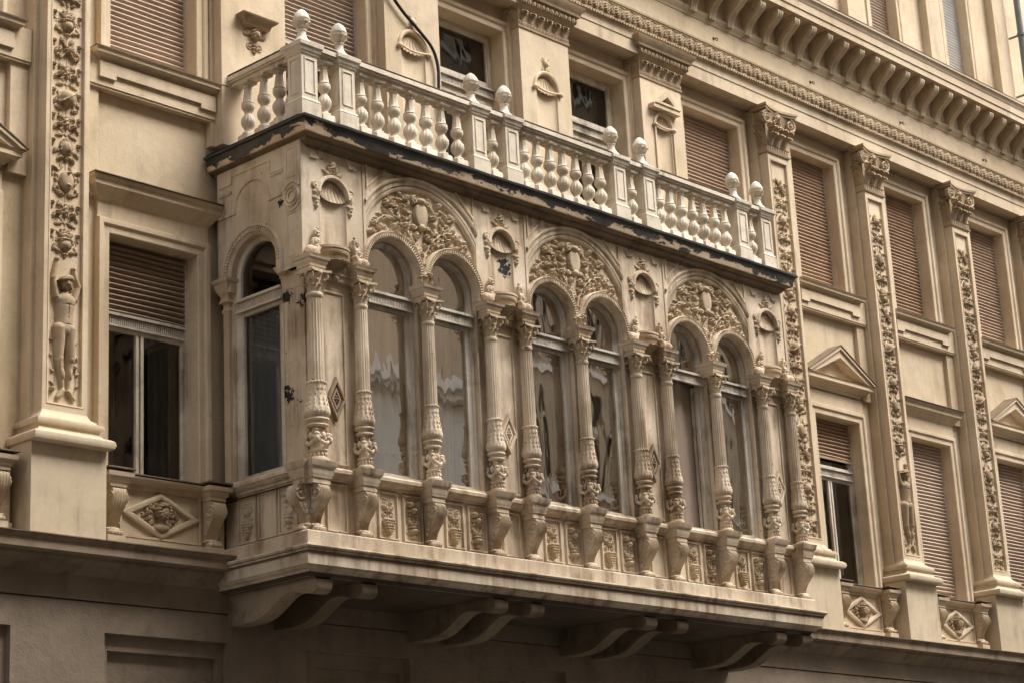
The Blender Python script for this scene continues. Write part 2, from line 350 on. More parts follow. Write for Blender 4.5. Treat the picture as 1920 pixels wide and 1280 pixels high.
# ------------------------------------------------------------------ carved relief as a height field
class HF:
    def __init__(s, x0, x1, z0, z1, res=.008):
        s.res = res; s.x = np.arange(x0, x1+res*.5, res); s.z = np.arange(z0, z1+res*.5, res)
        s.X, s.Z = np.meshgrid(s.x, s.z); s.H = np.zeros_like(s.X)
    def win(s, cx, cz, r):
        i0, i1 = np.searchsorted(s.x, (cx-r, cx+r)); k0, k1 = np.searchsorted(s.z, (cz-r, cz+r))
        return (slice(k0, k1), slice(i0, i1))
    def put(s, w, h, k='max'):
        if k == 'max': s.H[w] = np.maximum(s.H[w], h)
        elif k == 'add': s.H[w] += h
    def ell(s, cx, cz, rx, rz, ang=0, h=.03, base=0., p=.5):
        w = s.win(cx, cz, max(rx, rz)*1.02); X = s.X[w]-cx; Z = s.Z[w]-cz
        c, n = math.cos(ang), math.sin(ang); u = (X*c+Z*n)/rx; v = (-X*n+Z*c)/rz; q = 1-u*u-v*v
        s.put(w, np.where(q > 0, base+h*np.maximum(q, 0)**p, 0)); return s
    def dent(s, cx, cz, rx, rz, h, ang=0):
        w = s.win(cx, cz, max(rx, rz)*1.6); X = s.X[w]-cx; Z = s.Z[w]-cz
        c, n = math.cos(ang), math.sin(ang); u = (X*c+Z*n)/rx; v = (-X*n+Z*c)/rz
        s.H[w] = np.maximum(s.H[w]+h*np.exp(-(u*u+v*v)*1.5)*(s.H[w] > .001), 0); return s
    def cap(s, p, q, r1, r2, k=1., base=0.):
        cx, cz = (p[0]+q[0])/2, (p[1]+q[1])/2; L = math.hypot(q[0]-p[0], q[1]-p[1]); w = s.win(cx, cz, L/2+max(r1, r2)+s.res)
        X = s.X[w]-p[0]; Z = s.Z[w]-p[1]; dx, dz = q[0]-p[0], q[1]-p[1]
        t = np.clip((X*dx+Z*dz)/max(L*L, 1e-12), 0, 1); d2 = (X-t*dx)**2+(Z-t*dz)**2; r = r1+(r2-r1)*t
        s.put(w, np.where(d2 < r*r, base+k*np.sqrt(np.maximum(r*r-d2, 0)), 0)); return s
    def path(s, pts, r1, r2, k=1., base=0.):
        n = len(pts)-1
        for i in range(n): s.cap(pts[i], pts[i+1], r1+(r2-r1)*i/n, r1+(r2-r1)*(i+1)/n, k, base)
        return s
    def spi(s, cx, cz, r0, turns, flip, a0, rad, k=1.2, base=0., n=30):
        pts = []
        for i in range(n+1):
            t = i/n; a = math.radians(a0)+flip*turns*2*PI*t; r = r0*(1-t)**.8+.1*r0*t; pts.append((cx+r*math.cos(a), cz+r*math.sin(a)))
        s.path(pts, rad, rad*.6, k, base); s.ell(cx, cz, rad*1.7, rad*1.7, 0, rad*1.8, base); return s
    def leaf(s, x, z, ang, L, W, h=.03, base=.0, lobes=4):
        cx, cz = x+math.cos(ang)*L/2, z+math.sin(ang)*L/2; w = s.win(cx, cz, L*.6+W); X = s.X[w]-x; Z = s.Z[w]-z
        t = (X*math.cos(ang)+Z*math.sin(ang))/L; v = -X*math.sin(ang)+Z*math.cos(ang); tt = np.clip(t, 0, 1)
        wd = W*np.sin(PI*tt**.75)**.8*(1+.28*np.cos(tt*PI*2*lobes)); q = v/np.maximum(wd, 1e-5)
        m = (t > 0) & (t < 1) & (np.abs(q) < 1)
        hh = base+h*(1-np.abs(q)**2.2)*(.45+.55*np.sin(PI*tt**.6))-h*.35*np.exp(-(v/(W*.13))**2)-h*.12*np.cos(np.abs(q)*3+tt*PI*2*lobes)
        s.put(w, np.where(m, hh, 0)); return s
    def flower(s, x, z, r, h=.035, n=5, base=0., a=0.):
        for i in range(n): q = a+2*PI*i/n; s.ell(x+.58*r*math.cos(q), z+.58*r*math.sin(q), .46*r, .34*r, q, h*.8, base)
        s.ell(x, z, .27*r, .27*r, 0, h*1.15, base); return s
    def mesh(s, mb, xf, thr=.0015, rough=0., k=1.):
        H = s.H*k
        if rough:
            g = np.random.RandomState(3).rand(*H.shape)-.5
            H = np.where(H > thr, H+rough*g, 0)
        on = H > thr; c = on[:-1, :-1] | on[1:, :-1] | on[:-1, 1:] | on[1:, 1:]
        ny, nx = H.shape; idx = np.arange(ny*nx).reshape(ny, nx)
        ks, is_ = np.nonzero(c); q = np.stack([idx[ks, is_], idx[ks, is_+1], idx[ks+1, is_+1], idx[ks+1, is_]], 1)
        used, inv = np.unique(q, return_inverse=True); inv = inv.reshape(q.shape)
        P = np.stack([s.X.ravel()[used], -H.ravel()[used]+.004, s.Z.ravel()[used]], 1)
        mb.add(xf(P), [tuple(r) for r in inv.tolist()]); return mb
def at(x, y, z): return lambda P: P+np.array((x, y, z))
def side(XL, Y0): return lambda P: np.stack([XL+P[:, 1], Y0-P[:, 0], P[:, 2]], 1)

# motifs, each mirrored about x=0; (z is the base of the motif)
def mot_scrolls(h, z, R):
    for f in (-1, 1):
        h.spi(f*.1, z+.13, .075, 1.3, f, 90 if f > 0 else 90, .013); h.cap((0, z), (f*.06, z+.06), .012, .014)
        h.flower(f*.1, z+.13, .038, .05, 5, .01); h.leaf(f*.02, z+.2, PI/2-f*.9, .14, .03, .03); h.leaf(f*.12, z+.2, PI/2+f*.5, .1, .025, .03)
        h.leaf(f*.03, z+.02, -f*.3+(0 if f > 0 else PI), .15, .03, .025)
    h.leaf(0, z+.08, PI/2, .22, .045, .04); h.cap((0, z), (0, z+.32), .010, .008); return .33
def mot_vase(h, z, R):
    h.ell(0, z+.03, .05, .015, 0, .03); h.cap((0, z), (0, z+.08), .02, .016); h.ell(0, z+.15, .085, .075, 0, .06, 0, .6); h.ell(0, z+.215, .105, .018, 0, .06)
    for i in range(-3, 4): h.cap((i*.018, z+.09), (i*.026, z+.2), .004, .006, 1, .045)
    for f in (-1, 1): h.spi(f*.125, z+.19, .04, 1, f, 200 if f < 0 else -20, .009); h.leaf(f*.06, z+.05, PI/2-f*1.2, .12, .03, .03)
    for a in (-.9, -.45, 0, .45, .9): h.leaf(0, z+.22, PI/2+a, .17, .03, .035)
    return .40
def mot_globe(h, z, R):
    h.ell(0, z+.15, .105, .115, 0, .09); w = h.win(0, z+.15, .12)
    for i in range(-5, 5): h.cap((i*.02, z+.15+i*.014), ((i+1)*.02, z+.15+(i+1)*.014), .01, .01, 1, .07+.015*(1-abs(i/5)))
    for f in (-1, 1):
        h.leaf(f*.09, z+.02, PI/2-f*.15, .26, .03, .03); h.leaf(f*.06, z-.01, PI/2-f*1.3, .13, .035, .03)
    return .31
def mot_shield(h, z, R):
    h.ell(0, z+.2, .095, .13, 0, .05, .02, .35)
    for f in (-1, 1):
        pts = [(f*(.05+.09*math.sin(PI*t)), z+.02+.38*t) for t in np.linspace(0, 1, 14)]; h.path(pts, .016, .012, 1.5)
        h.spi(f*.055, z+.4, .035, 1.1, -f, 90, .009); h.leaf(f*.02, z+.02, PI/2-f*1.25, .16, .035, .035)
        for t in (.15, .35, .55, .75): h.leaf(f*(.1), z+.05+.36*t, PI/2-f*1.0, .09, .022, .03)
    h.ell(0, z+.3, .03, .03, 0, .09); h.ell(0, z+.14, .05, .03, 0, .085); return .47
def mot_cross(h, z, R):
    h.cap((-.1, z), (.1, z+.24), .014, .010, 1.6, .01); h.cap((.1, z), (-.1, z+.24), .014, .010, 1.6, .02)
    h.flower(0, z+.12, .05, .05, 6, .02)
    for f in (-1, 1): h.leaf(f*.03, z+.2, PI/2-f*.6, .13, .03, .03); h.leaf(f*.11, z+.06, PI/2+f*.1, .15, .028, .03); h.flower(f*.14, z+.03, .035, .04)
    return .29
def mot_mask(h, z, R):
    h.ell(0, z+.14, .075, .1, 0, .06, .01); h.cap((0, z+.17), (0, z+.12), .012, .018, 1.3, .055); h.ell(-.03, z+.165, .018, .01, 0, .01, .06); h.ell(.03, z+.165, .018, .01, 0, .01, .06)
    h.dent(0, z+.085, .03, .008, -.02); h.dent(-.03, z+.165, .016, .007, -.014); h.dent(.03, z+.165, .016, .007, -.014)
    for a in np.linspace(-1.9, 1.9, 9): h.spi(.085*math.sin(a), z+.15+.1*math.cos(a), .022, .9, 1 if a > 0 else -1, 90, .008, 1.5, .02)
    for f in (-1, 1): h.leaf(f*.04, z+.04, -PI/2+f*1.0, .12, .035, .04); h.leaf(f*.1, z+.1, f*.2+(0 if f > 0 else PI), .09, .03, .03)
    h.leaf(0, z+.06, -PI/2, .1, .04, .04); return .3
def mot_bird(h, z, R):
    for f in (-1, 1):
        h.ell(f*.09, z+.1, .05, .034, f*.5, .05); h.cap((f*.11, z+.12), (f*.08, z+.2), .022, .014, 1.3); h.ell(f*.075, z+.21, .024, .018, 0, .035, .01)
        for a in (.2, .5, .9): h.leaf(f*.06, z+.11, PI/2-f*(a+.9), .14, .022, .03, .015)
        h.leaf(f*.05, z, PI/2-f*.7, .12, .03, .03)
    h.cap((0, z), (0, z+.28), .018, .012, 1.3); h.flower(0, z+.12, .05, .05, 6, .01); return .29
MOTS = [mot_scrolls, mot_vase, mot_globe, mot_shield, mot_cross, mot_mask, mot_bird]
def figure(h, z):
    """standing youth, arms raised; z = feet; about 1.6 m to the hands"""
    s = 1.0; K = 1.05
    P = lambda x, y: (x*1.08, z+y*1.07)
    C = lambda p, q, r1, r2, *k: h.cap(p, q, r1*1.14, r2*1.14, *k)
    # legs: weight on the one leg, the other knee bent across
    C(P(-.075, .80), P(-.07, .45), .078, .050, K); C(P(-.07, .45), P(-.015, .13), .053, .027, K); C(P(-.015, .11), P(-.075, .03), .03, .027, K, .01)
    C(P(.045, .80), P(.075, .46), .074, .050, K, .012); C(P(.075, .46), P(.055, .14), .052, .027, K, .0); C(P(.055, .11), P(.125, .03), .028, .025, K, .01)
    h.ell(-.070, P(0, .46)[1], .034, .035, 0, .022, .045); h.ell(.077, P(0, .47)[1], .034, .035, 0, .024, .052); h.ell(-.04, P(0, .30)[1], .03, .075, .15, .02, .04); h.ell(.07, P(0, .31)[1], .03, .075, 0, .02, .04)
    h.ell(-.01, P(0, .775)[1], .022, .03, 0, .03, .05)
    # torso
    C(P(-.01, .80), P(-.005, .93), .105, .1, .8); C(P(-.01, .93), P(.0, 1.12), .1, .115, .78); C(P(-.075, 1.14), P(.075, 1.14), .06, .06, 1.0)
    h.dent(P(0, 1)[0]-.005, P(0, .93)[1], .008, .01, -.02); h.dent(-.005, P(0, 1.02)[1], .006, .09, -.012); h.dent(0, P(0, 1.075)[1], .09, .008, -.008); h.dent(0, P(0, .845)[1], .07, .008, -.008)
    C(P(0, 1.17), P(.01, 1.25), .042, .036, 1.2)
    # arms up
    C(P(-.12, 1.17), P(-.16, 1.38), .043, .034, 1.2); C(P(-.16, 1.38), P(-.115, 1.58), .034, .022, 1.2, .005); h.ell(P(-.11, 0)[0], P(0, 1.61)[1], .026, .034, 0, .04, .01)
    C(P(.12, 1.17), P(.175, 1.33), .043, .034, 1.2); C(P(.175, 1.33), P(.115, 1.5), .034, .022, 1.2, .005); h.ell(P(.11, 0)[0], P(0, 1.53)[1], .026, .032, 0, .04, .01)
    # head with cap
    h.ell(.0, P(0, 1.33)[1], .06, .078, .1, .07, .03); h.ell(-.035, P(0, 1.31)[1], .02, .05, 0, .03, .05)
    C(P(-.018, 1.345), P(-.022, 1.315), .009, .013, 1., .095); h.dent(-.035, P(0, 1.347)[1], .012, .006, -.012); h.dent(.008, P(0, 1.347)[1], .013, .006, -.012); h.dent(-.015, P(0, 1.288)[1], .018, .004, -.01)
    h.ell(.0, P(0, 1.39)[1], .078, .045, .15, .05, .06); h.ell(-.02, P(0, 1.372)[1], .1, .014, .12, .03, .08)
    for a in np.linspace(-.4, 1.6, 6): h.ell(.062+.01*math.cos(a*5), P(0, 1.27+.05*a)[1], .02, .02, 0, .04, .03)
    # drapery and ribbon
    for f, x in ((1, .15), (-1, -.15)):
        pts = [(x+.03*math.sin(t*7), z+.1+.75*t) for t in np.linspace(0, 1, 22)]; h.path(pts, .010, .008, 1.2)
        for t in (.1, .3, .55, .8): h.leaf(x+.02*math.sin(t*7), z+.1+.75*t, PI/2-f*.9, .08, .02, .025)
    h.leaf(.15, z+.55, -.5, .07, .03, .03); h.flower(.15, z+.42, .035, .05); h.flower(-.16, z+.12, .035, .05)
def pil_relief(seed, top, bottom, fig=False, w=.40, order=None):
    h = HF(-w/2, w/2, bottom, top, .0085); r = random.Random(seed); z = bottom+.03
    if fig: figure(h, z); z += 1.78
    i = 0; last = None
    while z < top-.3:
        f = MOTS[order[i % len(order)]] if order else r.choice([m for m in MOTS if m is not last]); last = f; i += 1
        st = f(h, z, r)
        for sg in (-1, 1):
            h.leaf(sg*.18, z+.05, PI/2+sg*.45, .13, .026, .026); h.flower(sg*.185, z+st*.75, .032, .04, 5); h.leaf(sg*.19, z+st*.5, PI/2+sg*.2, .1, .02, .02)
        h.cap((0, z-.02), (0, z+st), .009, .009); z += st+.015
    return h

# ------------------------------------------------------------------ building blocks of the facade
YP, YS, YW, YF, YG = 1.42, 1.60, 1.78, 1.71, 2.0        # pilaster, strip, wall, window surround, sash planes
def shutter(mb, x0, x1, z0, z1, y, pitch=.070, sag=.006):
    n = max(int((z1-z0)/pitch), 1); nx = 8; vs = []; rows = 0
    for i in range(n+1):
        for dz, dy in ((0, .0), (pitch*.15, -.020), (pitch*.45, -.032), (pitch*.74, -.018), (pitch*.86, .014), (pitch*.97, .016)):
            z = z0+i*pitch+dz
            if z > z1: continue
            rows += 1
            for k in range(nx+1):
                u = k/nx; vs.append((x0+(x1-x0)*u, y+dy, z+sag*math.sin(u*PI*1.3+i*.37)*math.cos(i*.9)))
    mb.add(vs, [(r*(nx+1)+k, r*(nx+1)+k+1, (r+1)*(nx+1)+k+1, (r+1)*(nx+1)+k) for r in range(rows-1) for k in range(nx)])
def fluted_bar(mb, x0, x1, z0, z1, y, pitch=.032, T=None):
    mb.box(x0, x1, y, y+.06, z0, z1); mb.box(x0-.01, x1+.01, y-.045, y, z1-.022, z1+.012); mb.box(x0-.01, x1+.01, y-.03, y, z0-.012, z0+.014)
    n = int((x1-x0)/pitch)
    for i in range(n):
        x = x0+(i+.5)*(x1-x0)/n; mb.box(x-.009, x+.009, y-.014, y, z0+.022, z1-.03)
def bars(mb, x0, x1, z0, z1, y0, y1, t=.05, mull=None, mt=.05):
    mb.box(x0, x0+t, y0, y1, z0, z1); mb.box(x1-t, x1, y0, y1, z0, z1); mb.box(x0+t, x1-t, y0, y1, z1-t, z1); mb.box(x0+t, x1-t, y0, y1, z0, z0+t)
    for m in (mull or []): mb.box(m-mt/2, m+mt/2, y0-.008, y1, z0+t, z1-t)
def curtain(mb, x0, x1, z0, z1, y, amp=.03, n=40, freq=None):
    fr = freq or (x1-x0)*9
    vs = []
    for z in (z0, z1):
        for i in range(n+1): u = i/n; vs.append((x0+(x1-x0)*u, y+amp*math.sin(u*fr*2*PI)+.4*amp*math.sin(u*fr*5.1+z), z))
    mb.add(vs, [(i, i+1, n+2+i, n+1+i) for i in range(n)])

BLD = thing("apartment_building", "long cream plaster apartment building with carved pilasters, shuttered windows and bracketed cornice", "building", (24, 6, -1.65))

def window(c, zb, zt, hw=.69, ft=.06, shut=None, shutmat='shut', transom=None, sill_proj=True, dark=False, curt=False, surround=True, YW_=YW):
    yf = YF+(YW_-YW)
    m = MB()
    prof = [(.0, YG+.02), (.0, yf+.015), (.012, yf), (.095, yf), (.10, yf-.014), (.12, yf-.03), (.175, yf-.03), (.185, yf-.015), (.185, YW_+.01)]
    m.sweep([(c+hw, zb), (c+hw, zt), (c-hw, zt), (c-hw, zb)], prof, plane='xz')
    w = m.build("window", 'trim', BLD, (c, YW_, zb))
    fx0, fx1 = c-hw, c+hw; b = MB()
    if shut is None or shut > zb+.05:
        zt2 = zt if transom is None else transom
        bars(b, fx0, fx1, zb, zt2-.0, YG, YG+.06, ft, [c-.06, c+.015] if True else None, .045)
        if transom is not None and (shut is None or shut > transom+.15):
            bars(b, fx0, fx1, transom+.15, zt, YG, YG+.06, ft)
            if ft > .08: bars(b, fx0+ft*.55, fx1-ft*.55, transom+.15, zt-ft*.5, YG-.02, YG+.06, .03)
        b.build("casement", 'frame', w, (c, YG, zb))
        if transom is not None and (shut is None or shut >= transom):
            q = MB(); fluted_bar(q, fx0+.02, fx1-.02, transom, transom+.15, YG-.02); q.build("transom", 'framed', w, (c, YG, transom))
        g = MB(); g.add([(fx0, YG+.035, zb), (fx1, YG+.035, zb), (fx1, YG+.035, zt), (fx0, YG+.035, zt)], [(0, 1, 2, 3)]); g.build("pane", 'glassq' if curt or dark else 'glass', w, (c, YG, zb))
        if curt:
            q = MB(); curtain(q, fx0, fx0+.45, zb, zt, YG+.22, .03); q.build("curtain", 'curtain', w, (c, YG, zb))
            q = MB(); curtain(q, fx1-.42, fx1-.05, zb, zt, YG+.22, .03); q.build("curtain", 'curtain', w, (c, YG, zb))
    if shut is not None:
        s = MB(); shutter(s, fx0+.03, fx1-.03, shut, zt, YG-.03); s.box(fx0+.03, fx1-.03, YG-.05, YG-.02, shut-.03, shut+.012)
        s.build("roller_shutter", shutmat, w, (c, YG, shut))
        for gx in (fx0, fx1-.035): s = MB(); s.box(gx, gx+.035, YG-.06, YG, zb, zt); s.build("guide_rail", 'framed', w, (gx, YG, zb))
    return w

def hood_flat(c, hw=1.055, zt=9.33, y=1.53):
    m = MB(); p = [(0, zt-.30), (.05, zt-.29), (.07, zt-.26), (.10, zt-.24), (.14, zt-.18), (.20, zt-.13), (.215, zt-.12), (.215, zt-.05), (.25, zt-.03), (.26, zt), (0, zt+.03)]
    s = 1.0; yb = YW; k = (YW-y)/.26
    prof = [(o*k*.98, z) for o, z in p]; e = hw-.26*k
    m.sweep([(c-e, yb), (c-e, yb-.001), (c+e, yb-.001), (c+e, yb)], prof)
    m.mi = 1; m.block(c-e, c+e, yb-.02, yb, [(.262*k, zt+.002), (.262*k, zt+.014), (0, zt+.04)], caps=False)
    return m.build("window_hood", ['trim', 'cap'], BLD, (c, YW, zt))
def frieze_plate(c, z0, z1, hw=.87):
    m = MB(); m.box(c-hw, c+hw, 1.725, YW, z0, z1); m.box(c-hw-.012, c+hw+.012, 1.715, YW, z0-.004, z0+.02)
    return m.build("frieze_panel", 'trim', BLD, (c, YW, z0))
def pediment(c, hw=1.06, zb=9.19, za=9.93, y=1.52):
    m = MB(); k = .3
    p = [(0, zb-.08), (.04, zb-.07), (.06, zb-.02), (.11, zb), (.14, zb+.05), (.23, zb+.06), (.23, zb+.12), (.25, zb+.14), (0, zb+.15)]
    e = hw-.25; m.sweep([(c-e, YW), (c-e, YW-.001), (c+e, YW-.001), (c+e, YW)], p)
    zz = zb+.15
    outer = [(c-hw, zz), (c-hw+.03, zz), (c-hw+.2, zz), (c, za-.2), (c+hw-.2, zz), (c+hw, zz), (c, za)]
    m.prism(outer, y+.01, YW)
    m.prism([(c-hw+.2, zz+.002), (c+hw-.2, zz+.002), (c, za-.2)], YW-.06, YW)
    m.prism([(c-hw-.015, zz+.0), (c-hw+.06, zz), (c, za-.05), (c+hw-.06, zz), (c+hw+.015, zz), (c, za+.012)], y-.025, YW-.01)
    m.mi = 1
    for f in (-1, 1): m.prism([(c+f*(hw+.03), zz+.002), (c+f*(hw+.03), zz+.018), (c, za+.032), (c, za+.014)], y-.04, YW-.01)
    return m.build("window_pediment", ['trim', 'cap'], BLD, (c, YW, zb))
def upper_sill(c, hw=1.05, zt=11.03):
    m = MB(); e = hw-.26
    p = [(0, zt-.16), (.1, zt-.155), (.13, zt-.11), (.2, zt-.07), (.235, zt-.06), (.24, zt-.02), (.26, zt), (0, zt+.03)]
    m.sweep([(c-e, YW), (c-e, YW-.02), (c+e, YW-.02), (c+e, YW)], p)
    m.prism([(c-.93, zt-.15), (c-.93, zt-.36), (c-.68, zt-.36), (c-.68, zt-.30), (c+.68, zt-.30), (c+.68, zt-.36), (c+.93, zt-.36), (c+.93, zt-.15)], 1.60, YW)
    m.mi = 1; m.sweep([(c-e, YW), (c-e, YW-.02), (c+e, YW-.02), (c+e, YW)], [(.262, zt), (.264, zt+.014), (0, zt+.045)], caps=False)
    return m.build("window_sill", ['trim', 'cap'], BLD, (c, YW, zt))
def apron_band(x0, x1, z0=10.57, z1=11.0):
    m = MB(); m.box(x0, x1, 1.64, YW, z0, z1); m.box(x0, x1, 1.655, YW, z0-.03, z0)
    return m.build("apron_band", 'wall', BLD, ((x0+x1)/2, YW, z0))

def console_geo(mb, x, yb, zb, h, proj, w, ribs=5, foot=True, paw=True):
    """scrolled console: back plane yb, bottom zb"""
    raw = [(.52, 1.0), (.76, .985), (.93, .92), (1.0, .82), (.97, .71), (.84, .60), (.66, .50), (.48, .40), (.36, .30), (.31, .22), (.31, .17)]
    cv = crom(raw, 4); nx = ribs*4; k = len(cv)
    vs = []
    for i, (d, z) in enumerate(cv):
        t = i/(k-1); ww = w*(1-.30*t)
        a = cv[min(i+1, k-1)]-cv[max(i-1, 0)]; n = np.array((-a[1], a[0])); n = n/np.linalg.norm(n)*(-1)
        for j in range(nx+1):
            u = j/nx; off = -.026*abs(math.sin(u*ribs*PI))**.7 if 0 < j < nx else 0
            fade = min(t*6, 1)
            dd = d*proj-off*n[0]*fade*-1; 
            vs.append((x+(u-.5)*ww, yb-d*proj+(-off)*fade*abs(n[0]), zb+z*h+off*fade*.3))
    mb.add(vs, [(i*(nx+1)+j, i*(nx+1)+j+1, (i+1)*(nx+1)+j+1, (i+1)*(nx+1)+j) for i in range(k-1) for j in range(nx)])
    for sgn in (-1, 1):
        pl = [(d*proj, z*h) for d, z in cv]+[(0, cv[-1][1]*h), (0, h)]
        tri = tessellate_polygon([[Vector((a, b, 0)) for a, b in pl]])
        mb.add([(x+sgn*w*.5*(1-.30*max(0, min((1-b/h), 1))), yb-a, zb+b) for a, b in pl], [tuple(t) for t in tri])
        mb.spiral((x+sgn*w*.48, yb-.72*proj, zb+.79*h), .16*h, 1.6, 1, 60, .019, axis='x', n=22)
        for q in range(3): mb.ball((x+sgn*w*.42, yb-(.42-.1*q)*proj, zb+(.53-.11*q)*h), (.022, .03, .035), 7, 4)
    mb.box(x-w*.5, x+w*.5, yb-.62*proj, yb, zb+h*.985, zb+h+.006)
    if foot:
        mb.block(x-w*.36, x+w*.36, yb-.34*proj, yb, [(0, zb+.1*h), (.02, zb+.115*h), (.03, zb+.14*h), (.02, zb+.165*h), (0, zb+.18*h)])
        mb.box(x-w*.34, x+w*.34, yb-.34*proj, yb, zb, zb+.1*h)
    if paw:
        for q in (-1, -.33, .33, 1): mb.ball((x+q*w*.34, yb-.50*proj, zb+.032), (w*.17, .055, .034), 8, 5)
        mb.ball((x, yb-.32*proj, zb+.06), (w*.44, .07, .052), 10, 6)

def modillion_geo(mb, w=.15):
    raw = [(.40, .36), (.45, .335), (.47, .285), (.44, .20), (.34, .12), (.24, .05), (.16, -.03), (.11, -.12), (.09, -.22)]
    cv = crom(raw, 4); k = len(cv); nx = 12; vs = []
    for i, (d, z) in enumerate(cv):
        for j in range(nx+1):
            u = j/nx; off = .03*abs(math.sin(u*3*PI))**.6-.03 if 0 < j < nx else 0
            vs.append(((u-.5)*w, -d-off, z))
    mb.add(vs, [(i*(nx+1)+j, i*(nx+1)+j+1, (i+1)*(nx+1)+j+1, (i+1)*(nx+1)+j) for i in range(k-1) for j in range(nx)])
    for sg in (-1, 1):
        pl = [tuple(p) for p in cv]+[(0, -.22), (0, .36)]; tri = tessellate_polygon([[Vector((a, b, 0)) for a, b in pl]])
        mb.add([(sg*w*.5, -a, b) for a, b in pl], [tuple(t) for t in tri])
        mb.spiral((sg*w*.49, -.34, .25), .085, 1.3, 1, 80, .012, axis='x', n=18)
    mb.box(-w*.56, w*.56, -.46, 0, .352, .40)

def cap_geo(mb, c, hw, z0, z1, yf, volute=.13):
    """corinthian pilaster capital: front plane yf, half width hw"""
    H = z1-z0
    mb.block(c-hw, c+hw, yf, 1.62, [(-.005, z0-.16), (.03, z0-.15), (.04, z0-.12), (.015, z0-.10), (.012, z0-.02), (.03, z0), (.0, z0+.02)])
    for i in range(9): x = c-hw+.03+(2*hw-.06)*i/8; mb.box(x-.014, x+.014, yf-.024, yf, z0-.095, z0-.02)
    prof = [(0, z0), (.0, z0+.5*H), (.03, z0+.7*H), (.07, z0+.86*H)]
    mb.block(c-hw, c+hw, yf, 1.62, prof)
    for row, (zz, L, n, o) in enumerate(((z0, .5*H, 3, .0), (z0+.12*H, .58*H, 4, .005))):
        for i in range(n):
            x = c-hw+hw*2*(i+.5)/n; mb.leaf((x, yf-o-.008, zz), -PI/2, L, hw*.52/n*2*.95, .7, .2, thick=.8)
        for i in range(2): mb.leaf((c-hw-o, yf+.05+.1*i, zz), PI, L, .05, .55, .12)
    for f in (-1, 1):
        mb.spiral((c+f*(hw+.05), yf-.09, z0+.68*H), volute, 1.7, f, 90, .030)
        mb.spiral((c+f*(hw+.05), yf-.04, z0+.68*H), volute*.95, 1.2, f, 90, .034)
        mb.spiral((c+f*.09, yf-.06, z0+.66*H), .05, 1.2, -f, 90, .016)
        mb.leaf((c+f*(hw*.75), yf-.03, z0+.42*H), -PI/2+f*.5, .3*H, .045, .7, .3)
    mb.spiral((c-hw-.03, yf+.08, z0+.70*H), volute*.9, 1.5, 1, 90, .03, axis='x')
    mb.ball((c, yf-.075, z0+.76*H), (.062, .05, .075)); mb.ball((c, yf-.125, z0+.75*H), (.014, .02, .022))
    for a in np.linspace(0, 2*PI, 9)[:-1]: mb.ball((c+.075*math.cos(a), yf-.065, z0+.78*H+.085*math.sin(a)), .026, 7, 5)
    # abacus with concave front
    ab = []
    for i in range(13):
        u = i/12*2-1; ab.append((c+u*(hw+.15), yf-.16+.10*(1-u*u)))
    for (o, za, zb_) in ((0, z0+.88*H, z0+.94*H), (.025, z0+.94*H, z1)):
        poly = [(x+(o if x > c else -o), y-o) for x, y in ab]+[(c+hw+.15+o, 1.6), (c-hw-.15-o, 1.6)]
        n = len(poly); mb.add([(x, y, za) for x, y in poly]+[(x, y, zb_) for x, y in poly], [(i, (i+1) % n, n+(i+1) % n, n+i) for i in range(n)]+[tuple(range(n)), tuple(range(n, 2*n))])

# ------------------------------------------------------------------ wall with its openings
PC = [13.36, 28.53, 31.63, 34.75, 37.87, 10.2]               # pilaster centres
MW = [14.89, 30.08, 33.20, 36.33, 11.77, 39.4]                     # main floor windows
UW = [(14.89, .69), (17.92, .80), (20.93, .745), (23.87, .745), (27.0, .79), (30.08, .69), (33.2, .69), (36.33, .69), (11.77, .69), (39.4, .69)]
AW = [(26.95, .5), (30.1, .5), (33.05, .5), (35.95, .5)]
ZM0, ZM1, ZU0, ZU1 = 5.60, 8.64, 11.12, 13.66
m = MB()
holes = [rect(c-.70, ZM0, c+.70, ZM1+.01) for c in MW]+[rect(c-h-.01, ZU0, c+h+.01, ZU1+.01) for c, h in UW]
m.prism(rect(4, 4.0, 46, 15.0), YW, YW+.34, holes)
m.build("wall", 'wall', BLD, (24, YW, 4))
m = MB()
GP = [(14.09, 15.92), (17.2, 19.04), (20.35, 22.19), (23.4, 25.2), (11.0, 12.81), (26.6, 28.3), (29.7, 31.5), (33, 34.8)]
m.prism(rect(4, -1.65, 46, 3.985), 1.62, 1.9, [rect(a, .4, b, 3.64) for a, b in GP])
for a, b in GP: m.prism(rect(a, .4, b, 3.64), 1.71, 1.85, [rect(a+.1, .5, b-.1, 3.45)]); m.box(a+.1, b-.1, 1.79, 1.85, .5, 3.45)
m.box(4, 46, 1.60, 1.9, 4.0, 4.3)
m.build("lower_wall", 'low', BLD, (24, YW, -1.65))
m = MB(); m.add([(4, 5.5, -1), (46, 5.5, -1), (46, 5.5, 22), (4, 5.5, 22)], [(0, 1, 2, 3)]); m.box(4, 46, 2.12, 5.5, 9.2, 10.9); m.box(4, 46, 2.12, 5.5, 4.4, 5.4); m.box(4, 46, 2.12, 5.5, 13.9, 14.6)
for c in (13.3, 16.4, 19.4, 22.4, 25.4, 28.5, 31.6, 34.7): m.box(c-.06, c+.06, 2.12, 5.5, 4.4, 21)
m.build("inner_wall", 'room', BLD, (24, 5, 0))

